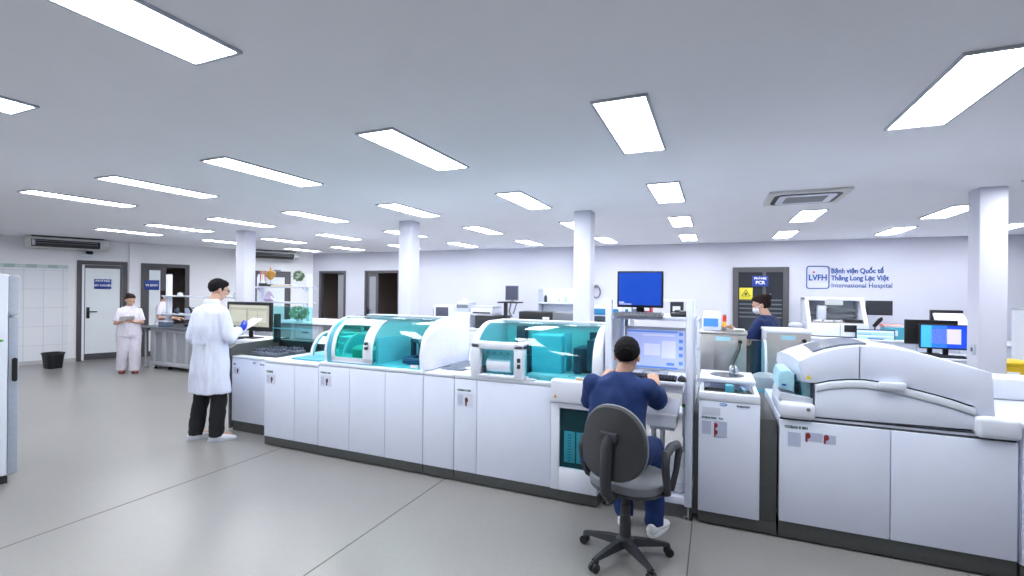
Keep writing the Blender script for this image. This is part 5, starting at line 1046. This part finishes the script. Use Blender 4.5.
# --- man in the white lab coat, back to us, reading papers by the far monitor
px_, py_ = -5.10, 3.50; f = V((-.14, .99)).normalized(); r = V((f.y, -f.x)); yaw = walk_dir(f)
def W(x, y, z): return V((px_ + r.x * x + f.x * y, py_ + r.y * x + f.y * y, z))
t = person_thing('man in a white lab coat and black trousers reading papers by the beige screen', (px_, py_, 0))
hd_yaw = walk_dir((.34, .94))
J = dict(yaw=yaw, head=head_mx(W(.02, .085, 1.648), hd_yaw, R(-16)), neck=W(.0, .02, 1.50), chest=W(0, -.005, 1.28), pelvis=W(0, 0, .94), shL=W(-.165, 0, 1.385), shR=W(.165, 0, 1.385), elL=W(-.225, -.02, 1.11), elR=W(.235, .02, 1.12), wrL=W(-.05, .24, 1.16), wrR=W(.16, .23, 1.20),
         hipL=W(-.09, 0, .90), hipR=W(.09, 0, .90), knL=W(-.125, .02, .49), knR=W(.11, .02, .49), anL=W(-.15, -.04, .10), anR=W(.115, -.02, .10), ftL=W(-.15, .10, 0), ftR=W(.15, .12, 0), hdL=((r.x * .8 + f.x * .5, r.y * .8 + f.y * .5, .1), (0, 0, 1), .4), hdR=((f.x, f.y, .25), (-r.x, -r.y, .5), .5), thR=1, thL=-1)
build_person(t, J)
hair(t, J['head'], HAIR, side=.068, long_=-.020)
b = B(); coat = [(1.505, .062, .06, .015), (1.48, .095, .075, .012), (1.45, .145, .09, .004), (1.40, .185, .108, 0), (1.25, .198, .128, -.005), (1.08, .192, .122, -.005), (.95, .205, .135, 0), (.75, .222, .15, 0), (.52, .238, .162, .005)]
b.loft([ell(W(0, o, z), rx, ry, yaw, 36) for z, rx, ry, o in coat]); sleeve(b, J, 'L', 1.9, .068, .066, .054); sleeve(b, J, 'R', 1.9, .068, .066, .054)
ct = obj('lab_coat', fuse(b, .010, 6, .014, 11, 2), COAT, t, ang=180)
obj('collar', B().loft([ell(W(0, .018, z), rx, ry, yaw, 28) for z, rx, ry in ((1.495, .075, .07), (1.535, .062, .06), (1.545, .066, .064), (1.50, .088, .08), (1.49, .086, .078))]), COAT, ct)
obj('half_belt', B().loft([[W(x, -.118 - .012 + .35 * x * x, z) for x, z in ((-.10, 1.06), (.10, 1.06), (.10, 1.095), (-.10, 1.095))], [W(x, -.118 - .022 + .35 * x * x, z) for x, z in ((-.10, 1.06), (.10, 1.06), (.10, 1.095), (-.10, 1.095))]]), COAT, ct)
b = B(); b.loft([ell(W(0, 0, z), .16, .12, yaw) for z in (.6, .85, .95)])
for s in 'LR': k_ = -1 if s == 'L' else 1; b.tube([J['hip' + s], J['kn' + s], V(J['an' + s]) + V((0, 0, -.055))], [.105, .082, .072], 20)
obj('trousers', fuse(b, .010, 4, .010, 12, 5, (1, 1, .8)), TROU, t, ang=180)
shoe(t, W(-.15, -.04, 0), walk_dir((.35, .93)), SHOEW); shoe(t, W(.12, -.02, 0), walk_dir((.62, .78)), SHOEW)
for s in 'LR': b = B(); hand(b, V(J['wr' + s]), *J['hd' + s][:2], J['th' + s], J['hd' + s][2], 1.0, .003); limb(b, [V(J['el' + s]).lerp(V(J['wr' + s]), .86), J['wr' + s]], [.034, .032]); obj('glove', fuse(b, .004, 2), GLOVE, t, ang=180)
hm = J['head']; b = B()
for s in (-1, 1):
    b.tube([hm @ V((s * .032 + .022 * cos(a * pi / 8), .097, .005 + .017 * sin(a * pi / 8))) for a in range(17)], .0022, 6); b.tube([hm @ V((s * .054, .096, .008)), hm @ V((s * .072, .06, .008)), hm @ V((s * .078, -.005, .004))], .002, 6)
b.tube([hm @ V((-.01, .1, .007)), hm @ V((.01, .1, .007))], .002, 6); obj('glasses', b, DARK, t)
c = W(.10, .40, 1.225); mxp = Matrix.Translation(c) @ Matrix.Rotation(yaw - .3, 4, 'Z') @ Matrix.Rotation(R(32), 4, 'X')
tp_ = solo('paper_sheets', B().box(-.105, .105, -.14, .14, -.002, .002, mx=mxp), PAPER, 'white paper sheets held by the man in the lab coat', 'papers', tuple(c)); obj('top_sheet', B().box(-.10, .11, -.13, .15, .0022, .003, mx=mxp), M('paper_print', (222, 224, 232), .7), tp_)

# --- seated man in navy scrubs, back to us
px_, py_ = -.595, 3.10; f = V((.06, 1)).normalized(); r = V((f.y, -f.x)); yaw = walk_dir(f)
t = person_thing('man in navy scrubs and white shoes sitting on the swivel chair at the cart', (px_, py_, 0))
J = dict(yaw=yaw, head=head_mx(W(.052, .135, 1.245), walk_dir((.03, 1)), R(-10)), hk=1.04, neck=W(.03, .09, 1.12), chest=W(.02, .05, .90), pelvis=W(0, 0, .63), shL=W(-.155, .08, 1.04), shR=W(.195, .08, 1.04), elL=W(-.215, .17, .88), elR=W(.24, .25, .94), wrL=W(-.155, .38, 1.06), wrR=W(.20, .345, .99),
         hipL=W(-.10, .05, .61), hipR=W(.10, .05, .61), knL=W(-.06, .42, .56), knR=W(.175, .40, .56), anL=W(-.02, .40, .11), anR=W(.205, .34, .11), ftL=W(-.02, .50, 0), ftR=W(.235, .45, 0), hdL=((.1, .8, .15), (0, 0, -1), .25), hdR=((-.2, .6, .7), (0, .6, -.6), .3), thL=-1, thR=1)
build_person(t, J); hair(t, J['head'], HAIR, 1.03, fringe=.068, side=.070, long_=-.008)
b = B(); b.loft([ell(W(x, o, z), rx, ry, yaw, 36) for z, rx, ry, x, o in ((1.14, .07, .07, .03, .085), (1.115, .11, .085, .028, .08), (1.08, .165, .095, .022, .075), (1.0, .195, .115, .02, .065), (.90, .19, .125, .015, .045), (.78, .19, .13, .008, .02), (.66, .205, .145, 0, .0), (.56, .21, .155, 0, -.005))])
sleeve(b, J, 'L', .95, .074, .072); sleeve(b, J, 'R', .9, .074, .074)
sc = obj('scrub_top', fuse(b, .010, 5, .012, 10, 8, (1, 1, .6)), NAVY, t, ang=180)
b = B(); b.loft([ell(W(0, .02, z), .19, .155, yaw) for z in (.545, .62, .68)])
for s in 'LR': b.tube([J['hip' + s], V(J['hip' + s]).lerp(V(J['kn' + s]), .5), J['kn' + s]], [.105, .10, .085], 20); b.ball(J['kn' + s], .084); b.tube([J['kn' + s], V(J['kn' + s]).lerp(V(J['an' + s]), .5), V(J['an' + s]) + V((0, 0, -.055))], [.082, .072, .066], 20)
obj('scrub_trousers', fuse(b, .010, 4, .010, 11, 4, (1, 1, .8)), NAVY, t, ang=180)
shoe(t, W(-.02, .40, 0), walk_dir((-.05, 1)), SHOEW, sole=SHOEW); shoe(t, W(.21, .33, 0), walk_dir((.35, 1)), SHOEW, sole=SHOEW)
hm = J['head']; b = B()
for s in (-1, 1): b.tube([hm @ V((s * .05, .085, -.03)), hm @ V((s * .074, .02, -.02)), hm @ V((s * .083, -.012, .0))], .0025, 6)
q = B().ball((0, .052, -.048), .058, .062, .052); cut(q.bm, (0, .045, 0), (0, -1, -.1)); q.bm.transform(hm); b.add(q.bm); obj('face_mask', b, MASK, t)

# --- woman in white scrubs walking towards us, reading
px_, py_ = -10.44, 5.55; f = V((.93, -.37)).normalized(); r = V((f.y, -f.x)); yaw = walk_dir(f)
t = person_thing('woman in white scrubs and maroon shoes walking past the glass door with papers', (px_, py_, 0))
J = dict(yaw=yaw, head=head_mx(W(-.01, .055, 1.415), yaw + .35, R(-26)), hk=.96, neck=W(0, .0, 1.29), chest=W(0, -.01, 1.10), pelvis=W(0, 0, .82), shL=W(-.15, 0, 1.205), shR=W(.15, 0, 1.205), elL=W(-.195, .02, .97), elR=W(.20, .02, .97), wrL=W(-.05, .23, 1.0), wrR=W(.07, .24, 1.03),
         hipL=W(-.085, 0, .78), hipR=W(.085, 0, .78), knL=W(-.09, .07, .44), knR=W(.09, -.0, .44), anL=W(-.085, .06, .09), anR=W(.10, -.10, .11), ftL=W(-.085, .18, 0), ftR=W(.105, .02, 0), hdL=((r.x * .8 + f.x * .4, r.y * .8 + f.y * .4, 0), (0, 0, 1), .4), hdR=((-r.x * .7 + f.x * .4, -r.y * .7 + f.y * .4, .1), (0, 0, 1), .4), thL=-1, thR=1)
build_person(t, J, .006); hair(t, J['head'], HAIRB, .96, bun=True, fringe=.05)
b = B(); b.loft([ell(W(0, o, z), rx, ry, yaw, 36) for z, rx, ry, o in ((1.30, .065, .06, 0), (1.28, .10, .07, 0), (1.25, .145, .082, 0), (1.17, .172, .112, .005), (1.08, .178, .125, .01), (.95, .17, .115, 0), (.84, .195, .135, 0), (.72, .21, .145, 0))])
sleeve(b, J, 'L', .85, .056, .062); sleeve(b, J, 'R', .85, .056, .062); obj('scrub_top', fuse(b, .010, 5, .010, 12, 12), SCRUBW, t, ang=180)
b = B(); b.loft([ell(W(0, 0, z), .17, .13, yaw) for z in (.70, .80, .86)])
for s in 'LR': b.tube([J['hip' + s], J['kn' + s], V(J['an' + s]) + V((0, 0, -.05))], [.108, .092, .085], 20)
obj('scrub_trousers', fuse(b, .010, 4, .008, 12, 6, (1, 1, .7)), SCRUBW, t, ang=180)
shoe(t, W(-.085, .05, 0), walk_dir(f), CLOG, 'clog', .25, CLOG); shoe(t, W(.10, -.09, 0), walk_dir((f.x + .1, f.y - .1)), CLOG, 'clog', .25, CLOG)
c = W(.07, .33, 1.06); mxp = Matrix.Translation(c) @ Matrix.Rotation(yaw, 4, 'Z') @ Matrix.Rotation(R(28), 4, 'X')
tp_ = solo('paper_sheets', B().box(-.11, .11, -.07, .11, -.002, .002, mx=mxp), PAPER, 'white papers held by the walking woman in white scrubs', 'papers', tuple(c)); obj('top_sheet', B().box(-.10, .10, -.06, .115, .0022, .003, mx=mxp), M('paper_print', (222, 224, 232), .7), tp_)

# --- woman in white behind the shelf post
px_, py_ = -11.22, 6.62; f = V((.80, .60)).normalized(); r = V((f.y, -f.x)); yaw = walk_dir(f)
t = person_thing('woman in white standing at the end of the grey bench behind the shelf post', (px_, py_, 0))
J = dict(yaw=yaw, head=head_mx(W(0, .06, 1.46), yaw, R(-22)), hk=.96, neck=W(0, .01, 1.33), chest=W(0, -.005, 1.14), pelvis=W(0, 0, .84), shL=W(-.145, 0, 1.25), shR=W(.145, 0, 1.25), elL=W(-.20, .02, 1.0), elR=W(.21, .02, 1.0), wrL=W(-.10, .25, .98), wrR=W(.15, .26, .98), hipL=W(-.085, 0, .80), hipR=W(.085, 0, .80), knL=W(-.09, .01, .45), knR=W(.09, .01, .45), anL=W(-.09, -.02, .10), anR=W(.09, -.02, .10), ftL=W(-.09, .10, 0), ftR=W(.09, .10, 0), hdL=((f.x, f.y, -.1), (0, 0, -1), .3), hdR=((f.x, f.y, -.1), (0, 0, -1), .3), thL=-1, thR=1)
build_person(t, J, .007); hair(t, J['head'], HAIRB, .96, bun=True, long_=.02)
b = B(); b.loft([ell(W(0, 0, z), rx, ry, yaw, 32) for z, rx, ry in ((1.345, .065, .06), (1.31, .12, .08), (1.275, .17, .092), (1.2, .185, .118), (1.0, .17, .115), (.86, .195, .135), (.74, .21, .145))])
sleeve(b, J, 'L', .8, .058, .062); sleeve(b, J, 'R', .8, .058, .062); obj('scrub_top', fuse(b, .011, 5, .010, 12, 15), SCRUBW, t, ang=180)
b = B(); b.loft([ell(W(0, 0, z), .17, .13, yaw) for z in (.70, .80, .88)])
for s in 'LR': b.tube([J['hip' + s], J['kn' + s], V(J['an' + s]) + V((0, 0, -.05))], [.105, .09, .08], 20)
obj('scrub_trousers', fuse(b, .011, 4, .008, 12, 9, (1, 1, .7)), SCRUBW, t, ang=180)
shoe(t, W(-.09, -.02, 0), yaw, SHOEW, 'shoe', .25); shoe(t, W(.09, -.02, 0), yaw, SHOEW, 'shoe', .25)

# --- woman in navy at the second line
px_, py_ = .60, 6.38; f = V((-.80, .50)).normalized(); r = V((f.y, -f.x)); yaw = walk_dir(f)
t = person_thing('woman in dark navy scrubs and a mask working behind the steel-backed units', (px_, py_, 0))
J = dict(yaw=yaw, head=head_mx(W(0, .10, 1.535), walk_dir((-.96, .1)), R(-22)), hk=.98, neck=W(0, .035, 1.40), chest=W(0, .01, 1.20), pelvis=W(0, -.02, .87), shL=W(-.175, .03, 1.315), shR=W(.175, .03, 1.315), elL=W(-.25, .12, 1.09), elR=W(.20, .12, 1.08), wrL=W(-.40, .25, 1.275), wrR=W(.10, .36, 1.18), hipL=W(-.085, 0, .83), hipR=W(.085, 0, .83), knL=W(-.09, .02, .46), knR=W(.09, .02, .46), anL=W(-.09, -.02, .10), anR=W(.09, -.02, .10), ftL=W(-.09, .10, 0), ftR=W(.09, .10, 0), hdL=((-r.x * .6 + f.x * .7, -r.y * .6 + f.y * .7, 0), (0, 0, -1), .25), hdR=((f.x, f.y, 0), (0, 0, -1), .3), thL=-1, thR=1)
build_person(t, J, .006); hair(t, J['head'], HAIRB, 1.0, bun=True, fringe=.058)
b = B(); b.loft([ell(W(0, o, z), rx, ry, yaw, 36) for z, rx, ry, o in ((1.415, .07, .065, .035), (1.385, .12, .082, .03), (1.35, .178, .096, .028), (1.27, .20, .125, .02), (1.1, .185, .125, .0), (.92, .20, .14, -.015), (.76, .215, .15, -.02))])
sleeve(b, J, 'L', .85, .068, .07); sleeve(b, J, 'R', .85, .068, .07); obj('scrub_top', fuse(b, .010, 5, .010, 11, 21), NAVY2, t, ang=180)
b = B(); b.loft([ell(W(0, -.01, z), .175, .135, yaw) for z in (.72, .82, .9)])
for s in 'LR': b.tube([J['hip' + s], J['kn' + s], V(J['an' + s]) + V((0, 0, -.05))], [.108, .092, .082], 20)
obj('scrub_trousers', fuse(b, .011, 4, .008, 12, 9, (1, 1, .7)), NAVY2, t, ang=180)
shoe(t, W(-.09, -.02, 0), yaw, SHOEW, 'shoe', .25); shoe(t, W(.09, -.02, 0), yaw, SHOEW, 'shoe', .25)
hm = J['head']; q = B().ball((0, .050, -.046), .060, .064, .054); cut(q.bm, (0, .04, 0), (0, -1, -.1)); q.bm.transform(hm)
for s in (-1, 1): q.tube([hm @ V((s * .05, .085, -.02)), hm @ V((s * .074, .02, -.01)), hm @ V((s * .083, -.012, .004))], .0025, 6)
obj('face_mask', q, MASK, t)
hb = J['head']; obj('hair_clip', B().ball((.02, -.13, .075), .02, .012, .012, mx=hb), PALE, t)
# ------------------------------------------------------------------ light and exposure
wd = bpy.data.worlds.new('world'); SC.world = wd; wd.use_nodes = True
wd.node_tree.nodes['Background'].inputs[0].default_value = (.75, .85, 1, 1); wd.node_tree.nodes['Background'].inputs[1].default_value = .15
SC.view_settings.view_transform = 'Standard'; SC.view_settings.look = 'None'; SC.view_settings.gamma = 1; SC.view_settings.exposure = 1.12; SC.view_settings.use_curve_mapping = False
SC.cycles.max_bounces = 10; SC.cycles.diffuse_bounces = 6; SC.cycles.glossy_bounces = 4; SC.cycles.transparent_max_bounces = 24; SC.cycles.use_denoising = True
# ------------------------------------------------------------------ small resting things sit a hair above their support
for o in [x for x in COL.objects if x.parent is None and x.get('category') in ('keyboard', 'mouse', 'bottle', 'box', 'trophy', 'ornament', 'plant', 'papers', 'monitor', 'canister', 'computer', 'microscope', 'device', 'stand', 'tray', 'lamp', 'printer', 'folder')]:
    if o.name.startswith(('monitor_on_arm', 'paper_sheets')): continue
    o.location.z += .002
